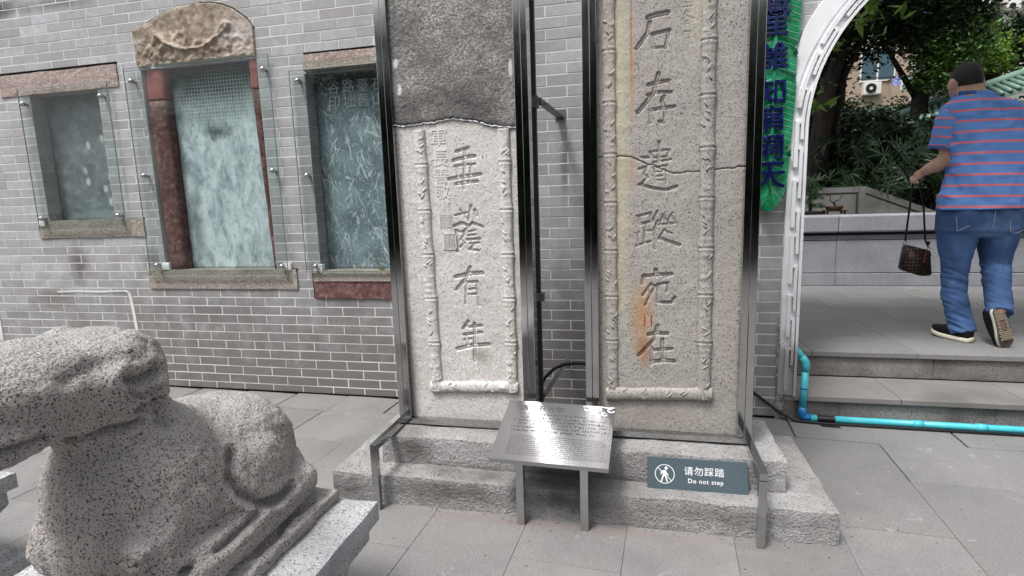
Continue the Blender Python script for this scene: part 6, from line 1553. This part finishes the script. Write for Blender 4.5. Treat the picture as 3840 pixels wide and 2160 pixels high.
for x, w_, h_, mt, lb in ((11.12, .34, .34, M_clothblue, 'blue checked cloth hanging from the laundry rail'), (11.52, .42, .55, M_clothgreen, 'pale green towel hanging from the laundry rail'), (11.90, .10, .5, M_clothred, 'narrow red cloth at the end of the laundry rail'), (11.42, .06, .52, M_acwhite, 'thin white cloth beside the green towel')):
    m = MB(); V = []; F = []
    for i in range(9):
        for k in range(2): V.append((x + w_ * i / 8, 21.32 + .03 * math.sin(i * 1.3), 5.65 - h_ * k))
    F = [(2 * i, 2 * i + 1, 2 * i + 3, 2 * i + 2) for i in range(8)]
    o = m.add(V, F).obj('laundry', mt); o.modifiers.new('thickness', 'SOLIDIFY').thickness = .01; tag(o, lb, 'laundry')
ap = root('apartment_building', (22, 28, 0), 'tall white apartment block at the top right corner', 'building')
MB().box(14.8, 30, 28, 34, 0, 16).obj('wall', M_apart, ap)
MB().box(14.7, 30, 27.6, 28, 6.2, 6.36).obj('ledge', M_apart, ap); MB().box(14.7, 30, 27.7, 28, 9.62, 9.75).obj('ledge', M_apart, ap)
for x in (17.15, 20.2, 23):
    for z in (7.6, 10.6):
        w_ = MB().box(x, x + .9, 27.94, 28.0, z, z + 1.7).obj('window_frame', M_acwhite, ap)
        for q in (0, 1): MB().box(x + .06 + q * .41, x + .43 + q * .41, 27.93, 27.945, z + .06, z + 1.64).obj('pane', M_window, w_)
ac = root('air_conditioner', (18.2, 27.7, 9.3), 'air conditioner box high on the white apartment block', 'air conditioner')
MB().box(17.95, 18.5, 27.65, 27.98, 9.28, 9.60, .02).obj('casing', M_acwhite, ac); MB().tube([(18.17, 27.65, 9.44), (18.17, 27.635, 9.44)], .13, 20).obj('fan_grille', M_black, ac)

# ------------------------------------------------------------------ trees of the courtyard behind the camera (seen mirrored in the steel frames)
base = root('courtyard_tree', (-7, -12, 0), 'leftmost evergreen of the row across the courtyard, mirrored in the steel frames', 'tree', 'trees across the courtyard')
trunk_mesh([(-7, -12, 0), (-7, -12, 3), (-6.9, -12, 6)], [.22, .16, .06], []).obj('trunk', M_bark, base, True)
link('crown', quads_np('crown', clump_crown([((-7, -12, 1.0), (1.6, 1.0, 1.1)), ((-7, -12, 2.6), (1.9, 1.2, 1.3)), ((-7, -12, 4.4), (1.7, 1.2, 1.3)), ((-6.2, -12, 5.4), (1.0, .9, .8))], 9000, .22, 81, spread=.22, hollow=.3), M_leafdark), base)
for k, (x, y, s_) in enumerate([(-4.2, -11.4, 1.0), (-1.4, -12.1, .95), (1.4, -11.5, 1.05), (4.1, -12.0, 1.0), (6.9, -11.5, .95), (9.8, -12.2, 1.05)]):
    c = copy_tree(base); c['label'] = 'courtyard evergreen, ' + ('second from the left', 'third from the left', 'middle one of the row', 'third from the right', 'second from the right', 'rightmost of the row')[k] + ', mirrored in the steel frames'; c.location = (x, y, 0); c.scale = (s_, s_, s_); c.rotation_euler.z = k * 1.3

# temple hall across the courtyard (mirrored in the frames and the glass)
hall = root('temple_hall', (1, -14.5, 0), 'dark timber hall with a green tiled roof across the courtyard, behind the photographer', 'building')
MB().box(-16, 18, -20, -14.5, 0, 4.4).obj('wall', M_darkwood, hall)
MB().box(-16.5, 18.5, -20, -13.6, 4.4, 4.75).obj('eave', M_greenroof, hall)
m = MB(); m.prism([(-13.4, 4.75), (-17, 7.0), (-20.6, 4.75)], 'x', -17, 19); m.obj('roof', M_greenroof, hall)
m = MB(); m.box(-16, 18, -14.49, -14.42, 3.0, 3.25); m.box(-16, 18, -14.49, -14.42, 1.9, 2.0); m.obj('beam', M_greenroof, hall)
for x in range(-15, 18, 3): MB().tube([(x, -14.0, 0), (x, -14.0, 4.4)], .18, 14).obj('column', M_darkwood, hall, True)
